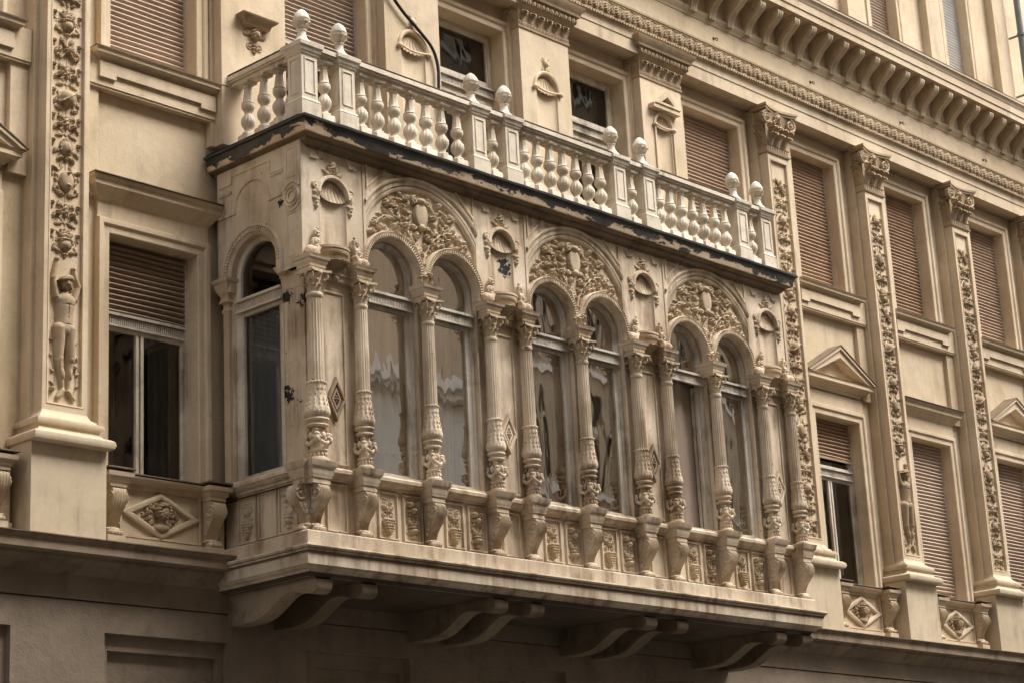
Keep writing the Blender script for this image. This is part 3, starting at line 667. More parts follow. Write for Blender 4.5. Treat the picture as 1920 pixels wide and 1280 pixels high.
# cornice over the ground floor
prof = [(0, 4.22), (.03, 4.235), (.05, 4.27), (.13, 4.30), (.17, 4.36), (.27, 4.41), (.28, 4.43), (.28, 4.46), (.40, 4.475), (.40, 4.585), (.42, 4.60), (.44, 4.63), (.30, 4.655), (0, 4.67)]
for a, b in ((4, 15.92), (26.0, 46)):
    m = MB(); m.sweep([(a, 1.66), (b, 1.66)], prof); m.mi = 1; m.box(a, b, 1.205, 1.5, 4.632, 4.646); m.build("string_cornice", ['dirt_and_shade', 'cap'], BLD, (a, 1.6, 4.6))

# pilasters
def pilaster(c, relief_me=None, hw=.315):
    m = MB(); t = .055
    m.prism(rect(c-hw, 6.12, c+hw, 13.2), YP, YS+.02, [rect(c-hw+.08, 6.25, c+hw-.08, 13.08)]); m.box(c-hw+.07, c+hw-.07, YP+.045, YS, 6.22, 13.1)
    m.sweep([(c+hw-.08, 6.25), (c+hw-.08, 13.08), (c-hw+.08, 13.08), (c-hw+.08, 6.25)], [(.002, YP+.04), (.002, YP-.004), (.02, YP-.008), (.027, YP+.003)], closed=True, plane='xz')
    p = m.build("pilaster", 'trim', BLD, (c, YP, 6.25))
    q = MB(); q.block(c-.52, c+.52, 1.31, 1.75, [(0, 4.66), (0, 5.72)]); q.build("pedestal", 'ped', p, (c, 1.3, 4.66))
    q = MB(); q.block(c-hw, c+hw, YP, 1.72, [(.205, 5.72), (.235, 5.735), (.25, 5.775), (.24, 5.82), (.20, 5.845), (.15, 5.855), (.125, 5.88), (.105, 5.91), (.11, 5.945), (.14, 5.955), (.15, 5.985), (.14, 6.02), (.09, 6.03), (.075, 6.06), (.03, 6.09), (.01, 6.13), (0, 6.15)])
    q.build("base_moulding", 'ped', p, (c, 1.3, 5.72))
    return p
strips = MB()
for c in PC:
    m = MB(); m.prism(rect(c-.315-.07, 4.66, c+.315+.07, 14.06), YS, YW); m.prism(rect(c-.315-.33, 9.1, c+.315+.33, 10.6), 1.70, YW); m.build("wall_strip", 'wall', BLD, (c, YS, 4.66))
capital_m = MB(); cap_geo(capital_m, 0, .315, 13.36, 14.08, YP)
me_cap = None
relA = MB(); pil_relief(11, 13.05, 6.27, fig=True, w=.45, order=[1, 0, 3, 5, 0, 2, 0, 4, 1, 6, 3, 0, 5]).mesh(relA, at(0, YP+.045, 0), rough=.003, k=1.35)
relB = MB(); pil_relief(5, 13.05, 6.27, w=.45, order=[0, 6, 5, 0, 4, 3, 1, 0, 6, 2, 0, 5, 1, 4]).mesh(relB, at(0, YP+.045, 0), rough=.003, k=1.35)
def lk(mb, name, mat, parent, loc, off):
    return mb
rA = rB = cp = None
for i, c in enumerate(PC):
    p = pilaster(c)
    if cp is None:
        cp = capital_m.build("capital", 'relief', None, (0, YP, 13.3)); rA = relA.build("carved_relief", 'relief', None, (0, YP, 6.4), smooth=75); rB = relB.build("carved_relief", 'relief', None, (0, YP, 6.4), smooth=75)
        cp0, rA0, rB0 = cp, rA, rB
    for src in (cp0, rA0 if i in (0, 2, 4) else rB0):
        o = bpy.data.objects.new(src.name.split('.')[0], src.data); COL.objects.link(o); WL[o] = WL[src]+Vector((c, 0, 0)); o.parent = p; o.location = WL[o]-WL[p]
for s_ in (cp0, rA0, rB0): bpy.data.objects.remove(s_)

# main floor windows
window(MW[0], ZM0, ZM1, shut=7.70, shutmat='shutd', transom=7.55, curt=True)
window(MW[1], ZM0, ZM1, shut=7.95, shutmat='shut', transom=7.60, dark=True)
for k in (2, 3, 4, 5): window(MW[k], ZM0, ZM1, shut=ZM0+.04, shutmat='shutp')
hood_flat(MW[0]); hood_flat(MW[2]); pediment(MW[1]); pediment(MW[3]); pediment(MW[4]); hood_flat(MW[5])
for c in MW: frieze_plate(c, 8.83, 9.08)
for c, h in UW:
    if h == .69: upper_sill(c); apron_band(c-1.2, c+1.2)

# medallion with a head, below the windows
def head_relief(seed):
    h = HF(-.31, .31, -.27, .27, .0065)
    for a in np.linspace(0, 2*PI, 15)[:-1]: h.leaf(.14*math.cos(a), -.01+.11*math.sin(a), a+.5, .11, .032, .04, .01)
    for f in (-1, 1):
        h.spi(f*.15, .12, .05, 1.4, f, 90, .014, 1.4, .02); h.leaf(f*.2, -.02, PI/2-f*.1, .14, .03, .05, .01); h.spi(f*.13, -.1, .04, 1.2, -f, -90, .012, 1.4, .02)
        h.flower(f*.255, 0, .03, .03)
    h.cap((0, -.13), (.01, -.04), .06, .045, .9, .03); h.ell(0, -.15, .12, .06, 0, .07, .02)
    h.ell(.015, .03, .072, .095, -.1, .10, .04); h.cap((.03, .05), (.034, .01), .008, .014, 1.2, .115); h.ell(.03, -.03, .022, .012, 0, .012, .12)
    for ex in (.005, .058): h.dent(ex, .045, .014, .007, -.018)
    h.dent(.032, -.022, .02, .004, -.012)
    r = random.Random(seed)
    for a in np.linspace(-1.3, 4.3, 13): h.ell(.012+.078*math.cos(a), .055+.085*math.sin(a), .03, .024, a, .07, .06)
    for k in range(8): h.ell(.012+.05*r.uniform(-1, 1), .11+.03*r.random(), .022, .018, 0, .05, .08)
    h.dent(.01, .075, .07, .006, -.01)
    return h
hr = MB(); head_relief(2).mesh(hr, at(0, 0, 0), rough=.003)
head_src = hr.build("carved_head", 'relief', None, (0, 0, 0), smooth=75)
def parapet(c):
    m = MB(); x0, x1 = c-.78, c+.78; yb = 1.62
    m.box(x0-.22, x1+.22, yb, 1.76, 4.66, 5.5)
    m.box(x0-.22, x1+.22, yb-.05, yb, 4.66, 4.79)
    # coping
    m.sweep([(x0-.2, yb), (x1+.2, yb)], [(0, 5.42), (.03, 5.43), (.04, 5.46), (.09, 5.47), (.13, 5.50), (.14, 5.535), (0, 5.55)])
    # panel frame and diamond
    fr = [(0, yb), (0, yb-.03), (.03, yb-.03), (.03, yb)]
    a, b, zc0, zc1 = c-.58, c+.58, 4.84, 5.40
    m.sweep([(b, zc0), (b, zc1), (a, zc1), (a, zc0)], fr, closed=True, plane='xz')
    d = [(c+.60, 5.11), (c, 5.40), (c-.60, 5.11), (c, 4.82)]
    m.sweep(d, [(-.075, yb), (-.075, yb-.035), (-.055, yb-.05), (-.02, yb-.05), (0, yb-.035), (0, yb)], closed=True, plane='xz')
    for k in range(-2, 3): m.box(c+k*.36-.06, c+k*.36+.06, yb-.04, yb, 5.405, 5.43)
    m.mi = 1; m.box(x0-.24, x1+.24, yb-.15, 1.8, 5.552, 5.566)
    p = m.build("parapet", ['trim', 'cap'], BLD, (c, yb, 4.66))
    o = bpy.data.objects.new("carved_head", head_src.data); COL.objects.link(o); WL[o] = Vector((c, yb-.005, 5.11)); o.parent = p; o.location = WL[o]-WL[p]
    for s in (-1, 1):
        q = MB(); x = c+s*.75
        console_geo(q, x, yb, 4.78, .58, .24, .21); q.block(x-.12, x+.12, yb-.2, yb, [(0, 5.36), (.0, 5.40), (.02, 5.42), (.03, 5.47), (.06, 5.48), (.07, 5.53), (0, 5.55)]); q.box(x-.13, x+.13, yb-.16, yb, 4.66, 4.78)
        q.mi = 1; q.box(x-.2, x+.2, yb-.28, yb, 5.568, 5.585)
        q.build("console", ['trim', 'cap'], p, (x, yb, 4.66))
for c in MW: parapet(c)
bpy.data.objects.remove(head_src)

# upper storey over the oriel: four wide piers
def egg_row(mb, x0, x1, y, z, n):
    for i in range(n):
        x = x0+(x1-x0)*(i+.5)/n; w = (x1-x0)/n
        mb.ball((x, y, z), (w*.36, .04, .06), 8, 6); mb.box(x+w*.46, x+w*.54, y-.03, y+.02, z-.05, z+.06)
def pier_capital(c, hw):
    m = MB(); y = 1.50; z = 13.72
    m.block(c-hw, c+hw, y, 1.75, [(0, z), (.02, z+.01), (.025, z+.04), (.012, z+.05), (.015, z+.1), (.02, z+.12), (.0, z+.13), (.05, z+.32), (.09, z+.36), (.1, z+.37), (.11, z+.48), (.17, z+.50), (.18, z+.56), (.22, z+.6), (.24, z+.66)])
    n = int(hw*2/.035)
    for i in range(n): x = c-hw+(i+.5)*2*hw/n; m.box(x-.008, x+.008, y-.028, y, z+.05, z+.1)
    k = 6
    for i in range(k):
        x = c-hw+(i+.5)*2*hw/k; m.leaf((x, y-.01, z+.13), -PI/2, .25, .07, .7, .1)
        m.spiral((x-.04, y-.07, z+.27), .035, 1.2, 1, 0, .012); m.spiral((x+.04, y-.07, z+.27), .035, 1.2, -1, 180, .012)
    for i in range(2): m.leaf((c-hw-.01, y+.07+.1*i, z+.13), PI, .25, .06, .7, .1)
    egg_row(m, c-hw-.1, c+hw+.1, y-.11, z+.43, 13)
    for i in range(4): m.ball((c-hw-.11, y+.02+.07*i, z+.43), (.04, .026, .06), 8, 6)
    return m
def shell_geo(mb, cx, cz, R, yb, depth=.06, ribs=9):
    """scallop shell hanging from its hinge at the crown of the arch, lower rim curling forward"""
    nu, nv = 10, ribs*4; vs = []; hz = cz+.86*R
    for i in range(nu+1):
        t = i/nu
        for j in range(nv+1):
            u = j/nv
            bz = cz+.10*R*abs(2*u-1)**3-.30*R*math.sin(PI*u)
            bx = cx-R*.99*math.cos(PI*u)
            sc = abs(math.sin(ribs*PI*u)); x = cx+(bx-cx)*math.sin(t*PI/2)**.62; z = hz+(bz-hz)*t
            y = yb+depth*.45*math.sin(PI*t)-.010*t-(.034*sc**.8)*t**.5+.035
            vs.append((x, y, z-.012*sc*(t > .95)))
    mb.add(vs, [(i*(nv+1)+j, i*(nv+1)+j+1, (i+1)*(nv+1)+j+1, (i+1)*(nv+1)+j) for i in range(nu) for j in range(nv)])
    pl = arc(cx, cz, R*1.0, 0, 180, 20); tri = tessellate_polygon([[Vector((x, z, 0)) for x, z in pl]]); mb.add([(x, yb+depth*.5+.045, z) for x, z in pl], [tuple(q) for q in tri])
piers = [(16.40, .565), (19.45, .565), (22.40, .58), (25.34, .545)]
pc_src = None
for i, (c, hw) in enumerate(piers):
    R = .26; zc = 12.62
    nz = {0: None, 1: 12.62, 2: 12.80, 3: 12.95}[i]
    m = MB()
    if nz: m.prism(rect(c-hw, 10.2, c+hw, 13.75), 1.50, YW, [arched(c, .245 if i < 3 else .2, 11.3, nz)])
    else: m.prism(rect(c-hw, 10.2, c+hw, 13.75), 1.50, YW)
    p = m.build("pier", 'trim', BLD, (c, 1.5, 10.2))
    pier_capital(c, hw).build("capital", 'relief', p, (c, 1.5, 13.7))
    if nz:
        r = .245 if i < 3 else .2
        q = MB()
        nv = 12; vs = []                           # concave niche body
        for zz in (11.3, nz):
            for j in range(nv+1): a = PI*j/nv; vs.append((c+r*math.cos(a), 1.505+.06*math.sin(a), zz))
        q.add(vs, [(j, j+1, nv+2+j, nv+1+j) for j in range(nv)])
        shell_geo(q, c, nz, r, 1.50, .05)
        q.sweep(arc(c, nz, r+.015, 0, 180, 18), [(0, 1.50), (0, 1.475), (.03, 1.465), (.05, 1.48), (.05, 1.50)], plane='xz')
        q.tube([(c+k_*(r+.03), 1.475, nz+.0-.17*r*(1-k_*k_)) for k_ in np.linspace(-1, 1, 11)], .016)
        for f in (-1, 1): q.ball((c+f*(r+.06), 1.47, nz-.02), .04, 8, 5)
        if i < 3:
            h = HF(-.2, .2, 0, .36, .007)
            h.cap((0, 0), (0, .2), .02, .03, 1.2); h.ell(0, .2, .06, .07, 0, .06)
            for f in (-1, 1): h.spi(f*.075, .1, .04, 1.2, f, 90, .013); h.spi(f*.06, .24, .045, 1.2, -f, 0, .013); h.leaf(0, .2, PI/2-f*.6, .14, .03, .04)
            h.mesh(q, at(c, 1.50, nz+r*1.0))
        else:
            q.prism([(c-.34, 13.28), (c+.34, 13.28), (c, 13.55)], 1.36, 1.50, [[(c-.17, 13.32), (c+.17, 13.32), (c, 13.45)]]); q.box(c-.36, c+.36, 1.38, 1.50, 13.2, 13.28)
            q.sweep([(c+r+.03, 11.4), (c+r+.03, nz)], [(0, 1.5), (0, 1.47), (.03, 1.47), (.03, 1.5)], plane='xz'); q.sweep([(c-r-.06, 11.4), (c-r-.06, nz)], [(0, 1.5), (0, 1.47), (.03, 1.47), (.03, 1.5)], plane='xz')
        q.build("shell_niche", 'trim', p, (c, 1.5, 11.3))
    else:
        q = MB(); zb = 11.72                        # little bracket with a winged head
        q.sweep([(c-.18, 1.5), (c-.18, 1.46), (c+.18, 1.46), (c+.18, 1.5)], [(0, zb+.28), (.04, zb+.30), (.06, zb+.36), (.12, zb+.40), (.13, zb+.43), (0, zb+.44)])
        h = HF(-.24, .24, -.12, .32, .0065)
        h.ell(0, .19, .055, .07, 0, .1, .02); h.cap((0, .19), (0, .165), .01, .014, 1, .11)
        for k in np.linspace(-1.5, 4.6, 10): h.ell(.06*math.cos(k), .2+.07*math.sin(k), .022, .022, 0, .07, .03)
        for f in (-1, 1):
            for a in (0, .35, .7): h.leaf(f*.04, .2, (PI/2-f*(1.0+a)), .17, .03, .04)
            h.spi(f*.08, .02, .055, 1.3, -f, 90, .017); h.spi(f*.16, .2, .04, 1.1, f, 0, .014)
        h.leaf(0, .1, -PI/2, .2, .05, .06)
        h.mesh(q, at(c, 1.5, zb)); q.build("face_bracket", 'relief', p, (c, 1.5, zb))
    for s in (-1, 1):
        m = MB(); m.box(c+s*(hw+.03)-.03, c+s*(hw+.03)+.03, 1.66, YW, 10.2, 14.06); m.build("wall_strip", 'wall', BLD, (c+s*hw, 1.66, 10.2))
window(*[UW[0][0], ZU0, ZU1], hw=.69, shut=ZU0+.04)
window(UW[1][0], 10.25, ZU1, hw=.80, shut=12.32, shutmat='shuta', transom=12.13, ft=.09, curt=True)
window(UW[2][0], 10.25, ZU1, hw=.745, ft=.115, transom=12.58, dark=True)
window(UW[3][0], 10.25, ZU1, hw=.745, ft=.115, transom=12.58, dark=True)
window(UW[4][0], 10.25, ZU1, hw=.79, shut=10.4)
for k in (5, 6, 7, 8, 9): window(UW[k][0], ZU0, ZU1, hw=.69, shut=ZU0+.04)

# entablature
X0, X1 = 6, 46
m = MB(); m.sweep([(X0, YW), (X1, YW)], [(0, 14.08), (.36, 14.08), (.36, 14.30), (.375, 14.31), (.375, 14.46), (.40, 14.47), (.42, 14.50), (.41, 14.52), (.40, 14.80), (0, 14.82)])
m.build("architrave", 'trim', BLD, (25, 1.4, 14.1))
h = HF(-.02, .58, 0, .31, .0085)
h.cap((-.02, .02), (.58, .02), .02, .02, 1.2); h.cap((-.02, .29), (.58, .29), .014, .014, 1.2)
for k in (0, 1):
    x = .14+.28*k
    h.ell(x, .15, .075, .11, 0, .045, .0, .35); h.leaf(x, .05, PI/2, .2, .05, .03, .045)
    for f in (-1, 1): h.spi(x+f*.085, .22, .045, 1.2, f, 90, .014, 1.5, .01); h.spi(x+f*.09, .09, .045, 1.2, -f, -90, .014, 1.5, .01); h.leaf(x+f*.04, .04, PI/2-f*.5, .2, .03, .035, .01)
    h.leaf(x+.14, .05, PI/2, .21, .035, .05, .01)
fr = MB(); tmp = MB(); h.mesh(tmp, at(0, 0, 0)); TV = np.concatenate(tmp.v); TF = tmp.f
nrep = 34
for k in range(nrep): fr.add(TV+np.array((19.5+k*.56, 1.375, 14.5)), TF)
for k in range(int(nrep*.56/.07)): fr.box(19.5+k*.07, 19.5+k*.07+.045, 1.335, 1.38, 14.47, 14.505)
fr.build("ornament_band", 'relief', BLD, (28, 1.37, 14.5), smooth=75)
m = MB(); m.sweep([(X0, YW), (X1, YW)], [(.38, 14.80), (.43, 14.81), (.44, 14.84), (.40, 14.86), (.38, 14.88), (.38, 15.24), (.395, 15.245), (.40, 15.27), (.42, 15.30), (.45, 15.34), (.46, 15.38), (.44, 15.40), (.40, 15.41), (.40, 15.92), (.0, 15.93)])
m.build("frieze", 'wall', BLD, (25, 1.4, 14.8))
m = MB(); m.sweep([(X0, YW), (X1, YW)], [(.40, 15.90), (.90, 15.90), (.90, 16.02), (.92, 16.03), (.92, 16.17), (.93, 16.18), (.935, 16.21), (.955, 16.25), (.98, 16.275), (.985, 16.28), (.985, 16.325), (0, 16.42)])
m.mi = 1; m.sweep([(X0, YW), (X1, YW)], [(.99, 16.322), (.993, 16.334), (0, 16.44)], caps=False)
m.build("crowning_cornice", ['trim', 'cap'], BLD, (25, 1.2, 15.9))
mm = MB(); modillion_geo(mm); x = 26.2; first = None
mm.v = [v+np.array((x, 1.38, 15.52)) for v in mm.v]
first = mm.build("modillion", 'trim', BLD, (x, 1.38, 15.5))
for k in range(1, 24): dup(first, BLD, (.528*k, 0, 0))

# attic
m = MB(); m.box(4, 23.9, 1.7, 2.0, 15.9, 21); m.build("attic_wall", 'trim', BLD, (14, 1.7, 16)); m = MB(); m.box(4, 46, 2.3, 14, 21.0, 21.3); m.box(4, 46, 13.7, 14, -1.65, 21.0); m.build("roof", 'pipe', BLD, (24, 8, 21))
m = MB(); m.prism(rect(24, 16.35, 46, 21), 1.62, 2.0, [rect(c-.51, 16.45, c+.51, 20.51) for c, _ in AW]); m.build("attic_wall", 'trim', BLD, (33, 1.6, 16.4))
for c, _ in AW:
    m = MB(); m.sweep([(c+.5, 16.4), (c+.5, 20.5), (c-.5, 20.5), (c-.5, 16.4)], [(0, 1.9), (0, 1.60), (.08, 1.60), (.09, 1.585), (.15, 1.585), (.15, 1.62)], plane='xz')
    w = m.build("window", 'trim', BLD, (c, 1.6, 16.4)); s = MB(); shutter(s, c-.5, c+.5, 16.45, 20.5, 1.86); s.build("roller_shutter", 'shutg' if c > 35 else 'shuta', w, (c, 1.86, 16.4))
for c in (25.4, 28.6, 31.72, 34.75, 37.6):
    m = MB(); m.block(c-.27, c+.27, 1.44, 1.7, [(.09, 16.40), (.09, 16.62), (.10, 16.64), (.08, 16.68), (.05, 16.70), (.06, 16.74), (.03, 16.77), (0, 16.79), (0, 21)]); m.build("attic_pilaster", 'trim', BLD, (c, 1.44, 16.4))
for x in (20.9, 23.85, 26.85, 29.79, 32.85, 35.99):
    m = MB(); m.ball((x, 1.395, 15.0), (.03, .02, .03), 8, 5); m.tube([(x, 1.39, 14.99), (x, 1.33, 14.99)], .009, 6)
    m.tube([(x+.03*math.cos(a), 1.33, 14.965+.03*math.sin(a)) for a in np.linspace(PI/2, PI*2.3, 12)], .008, 5); m.build("ring_hook", 'metal', BLD, (x, 1.38, 15))

# ------------------------------------------------------------------ the oriel
ORI = thing("oriel_bay", "ornate glazed oriel of paired columns and arched windows projecting from the facade on corbels", "oriel", (21.0, .9, 3.95))
XL, XR = 15.87, 26.06
PAIRS = [16.40, 19.52, 22.60, 25.69]; BAYS = [17.98, 21.06, 24.14]
COLX = [16.01, 16.79, 17.98, 19.17, 19.87, 21.04, 22.24, 22.94, 24.12, 25.32, 26.06]
MIDC = [2, 5, 8]
pier_x = [(XL, 16.94), (19.02, 20.02), (22.10, 23.10), (25.18, XR+.06)]

# ledge / slab
m = MB(); path = [(XL, 1.66), (XL, 0), (XR, 0), (XR, 1.66)]
m.sweep(path, [(0, 4.22), (.02, 4.22), (.04, 4.245), (.09, 4.26), (.10, 4.285), (.15, 4.31), (.155, 4.325), (.18, 4.335), (.18, 4.455), (.185, 4.46), (.19, 4.485), (.205, 4.49), (.21, 4.515), (.225, 4.52), (.24, 4.545), (.235, 4.565), (.12, 4.585), (.12, 4.745), (.10, 4.76), (-.05, 4.77)])
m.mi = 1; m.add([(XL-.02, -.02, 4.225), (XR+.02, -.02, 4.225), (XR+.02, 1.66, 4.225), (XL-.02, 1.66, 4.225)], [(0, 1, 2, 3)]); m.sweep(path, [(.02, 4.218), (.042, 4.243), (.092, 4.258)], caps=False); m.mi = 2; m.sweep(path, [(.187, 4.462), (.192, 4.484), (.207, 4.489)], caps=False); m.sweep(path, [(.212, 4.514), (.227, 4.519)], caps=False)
m.build("floor_ledge", ['oriel', 'soffit_shade', 'cap'], ORI, (21, 0, 4.22))
# corbels
def corbel_geo(mb, x, w=.25):
    low = crom([(-.02, 4.20), (-.045, 4.14), (-.02, 4.07), (.06, 4.035), (.2, 4.055), (.38, 4.10), (.55, 4.09), (.75, 3.99), (.98, 3.88), (1.25, 3.84), (1.66, 3.845)], 5)
    n = len(low); vs = []
    for sx in (-w/2, w/2):
        for y, z in low: vs.append((x+sx, y, z))
    fs = [(i, i+1, n+i+1, n+i) for i in range(n-1)]; mb.add(vs, fs)
    pl = [tuple(p) for p in low]+[(1.66, 4.23), (-.02, 4.23)]; tri = tessellate_polygon([[Vector((a, b, 0)) for a, b in pl]])
    for sx in (-w/2, w/2): mb.add([(x+sx, a, b) for a, b in pl], [tuple(t) for t in tri])
    for sx in (-w/2-.001, w/2+.001):                                     # raised edge fillet
        mb.tube([(x+sx, y+.01, z+.03) for y, z in low[3:]], .008, 5)
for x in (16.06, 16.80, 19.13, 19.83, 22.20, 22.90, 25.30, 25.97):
    m = MB(); corbel_geo(m, x); m.build("corbel", 'corbel' if x > 16.5 else 'dirt_and_shade', ORI, (x, 0, 3.85))

# parapet zone: back plane y=.1
yb = .10
m = MB()
m.sweep([(XL+.08, 1.66), (XL+.08, yb), (XR-.08, yb), (XR-.08, 1.66)], [(0, 4.74), (0, 5.44), (.03, 5.45), (.04, 5.48), (.09, 5.50), (.11, 5.53), (.13, 5.535), (.135, 5.575), (.10, 5.60), (-.1, 5.615)])
def frame(mb, x0, x1, z0, z1, y, t=.028, d=.028):
    mb.sweep([(x1, z0), (x1, z1), (x0, z1), (x0, z0)], [(0, y+.001), (0, y-d), (t*.6, y-d*1.1), (t, y-d*.5), (t, y+.001)], closed=True, plane='xz')
for b in BAYS:
    for dx in (-.71, -.28, .47, .89): frame(m, b+dx-.15, b+dx+.15, 4.84, 5.40, yb)
for p in PAIRS: frame(m, p-.14, p+.16, 4.84, 5.40, yb)
def sd(mb, XLs, Y0):
    mb.T = side(XLs, Y0)
    return mb
s = sd(MB(), XL+.08, 0)
for u in (-1.22, -.83, -.44): frame(s, u-.155, u+.155, 4.84, 5.40, 0)
m.v += s.v; m.f += [tuple(i+m.n for i in f) for f in s.f]; m.m += s.m; m.n += s.n
m.build("parapet_wall", 'oriel', ORI, (21, 0, 4.74))
def panel_relief(v):
    h = HF(-.13, .13, 0, .50, .0068)
    if v == 0:
        for f in (-1, 1):
            h.spi(f*.06, .42, .045, 1.2, f, 90, .013); h.leaf(0, .30, PI/2-f*.8, .15, .035, .035); h.spi(f*.06, .26, .04, 1.2, -f, 90, .012); h.leaf(f*.02, .2, -f*.4+(0 if f > 0 else PI), .1, .035, .03)
        r = random.Random(3)
        for zz, n in ((.19, 4), (.155, 4), (.12, 3), (.085, 3), (.05, 2), (.02, 1)):
            for i in range(n): h.ell((i-(n-1)/2)*.04, zz, .024, .024, 0, .04, .015)
        h.cap((0, .2), (0, .46), .014, .01)
    else:
        h.ell(0, .10, .075, .045, 0, .05, .0, .6); h.ell(0, .14, .09, .014, 0, .05); h.cap((0, .02), (0, .08), .02, .016, 1.4); h.ell(0, .02, .05, .016, 0, .03)
        for f in (-1, 1):
            h.leaf(0, .14, PI/2-f*.7, .17, .035, .035); h.spi(f*.06, .30, .045, 1.3, f, -90, .013); h.flower(f*.06, .43, .04, .05, 5, .01); h.leaf(f*.02, .36, -f*.2+(0 if f > 0 else PI), .1, .035, .03); h.spi(f*.08, .07, .03, 1, -f, 90, .01)
        h.cap((0, .14), (0, .48), .014, .01); h.ell(0, .36, .03, .04, 0, .05, .01); h.leaf(0, .4, PI/2, .09, .03, .04)
    return h
prs = []
for v in (0, 1):
    q = MB(); panel_relief(v).mesh(q, at(0, 0, 0), rough=.003); prs.append(q)
for b in BAYS:
    for k, dx in enumerate((-.71, -.28, .47, .89)):
        q = MB()
        for V in prs[k % 2].v: q.add(V*np.array((1, 1.7, 1))+np.array((b+dx, yb, 4.87)), prs[k % 2].f)
        q.build("relief_panel", 'carve', ORI, (b+dx, yb, 4.87), smooth=75)
for k, u in enumerate((-1.22, -.44)):
    q = MB(); q.T = side(XL+.08, 0)
    for V in prs[k].v: q.add(V*np.array((1, 1.5, 1))+np.array((u, 0, 4.87)), prs[k].f)
    q.build("relief_panel", 'oriel', ORI, (XL+.08, -u, 4.87), smooth=75)

# consoles below the columns
q = MB(); console_geo(q, 0, .10, 4.765, .58, .265, .185)
con0 = q.build("console", 'oriel', ORI, (0, 0, 4.75)); firstc = True
for i, x in enumerate(COLX):
    if i == 0: con0.location = Vector((x, 0, 4.75))-WL[ORI]; WL[con0] = Vector((x, 0, 4.75))
    else: dup(con0, ORI, (x-COLX[0], 0, 0))
q = MB(); q.T = side(XL+.08, 0); console_geo(q, -.10, 0, 4.765, .58, .265, .185); q.build("console", 'oriel', ORI, (XL, .08, 4.75))
# pedestal blocks over the consoles
def ped_block(mb, x0, x1, y0, y1):
    mb.block(x0, x1, y0, y1, [(.0, 5.34), (.0, 5.40), (.015, 5.41), (.02, 5.44), (.03, 5.46), (.035, 5.52), (.06, 5.545), (.065, 5.58), (.075, 5.60), (.078, 5.615), (.03, 5.63), (0, 5.632)])
for i, x in enumerate(COLX):
    q = MB()
    if i == 0: ped_block(q, x-.155, x+.125, -.115, .19); ped_block(q, x-.22, x-.10, -.03, .19)
    else: ped_block(q, x-.115, x+.115, -.115, .14)
    q.build("column_pedestal", 'oriel', ORI, (x, 0, 5.34))

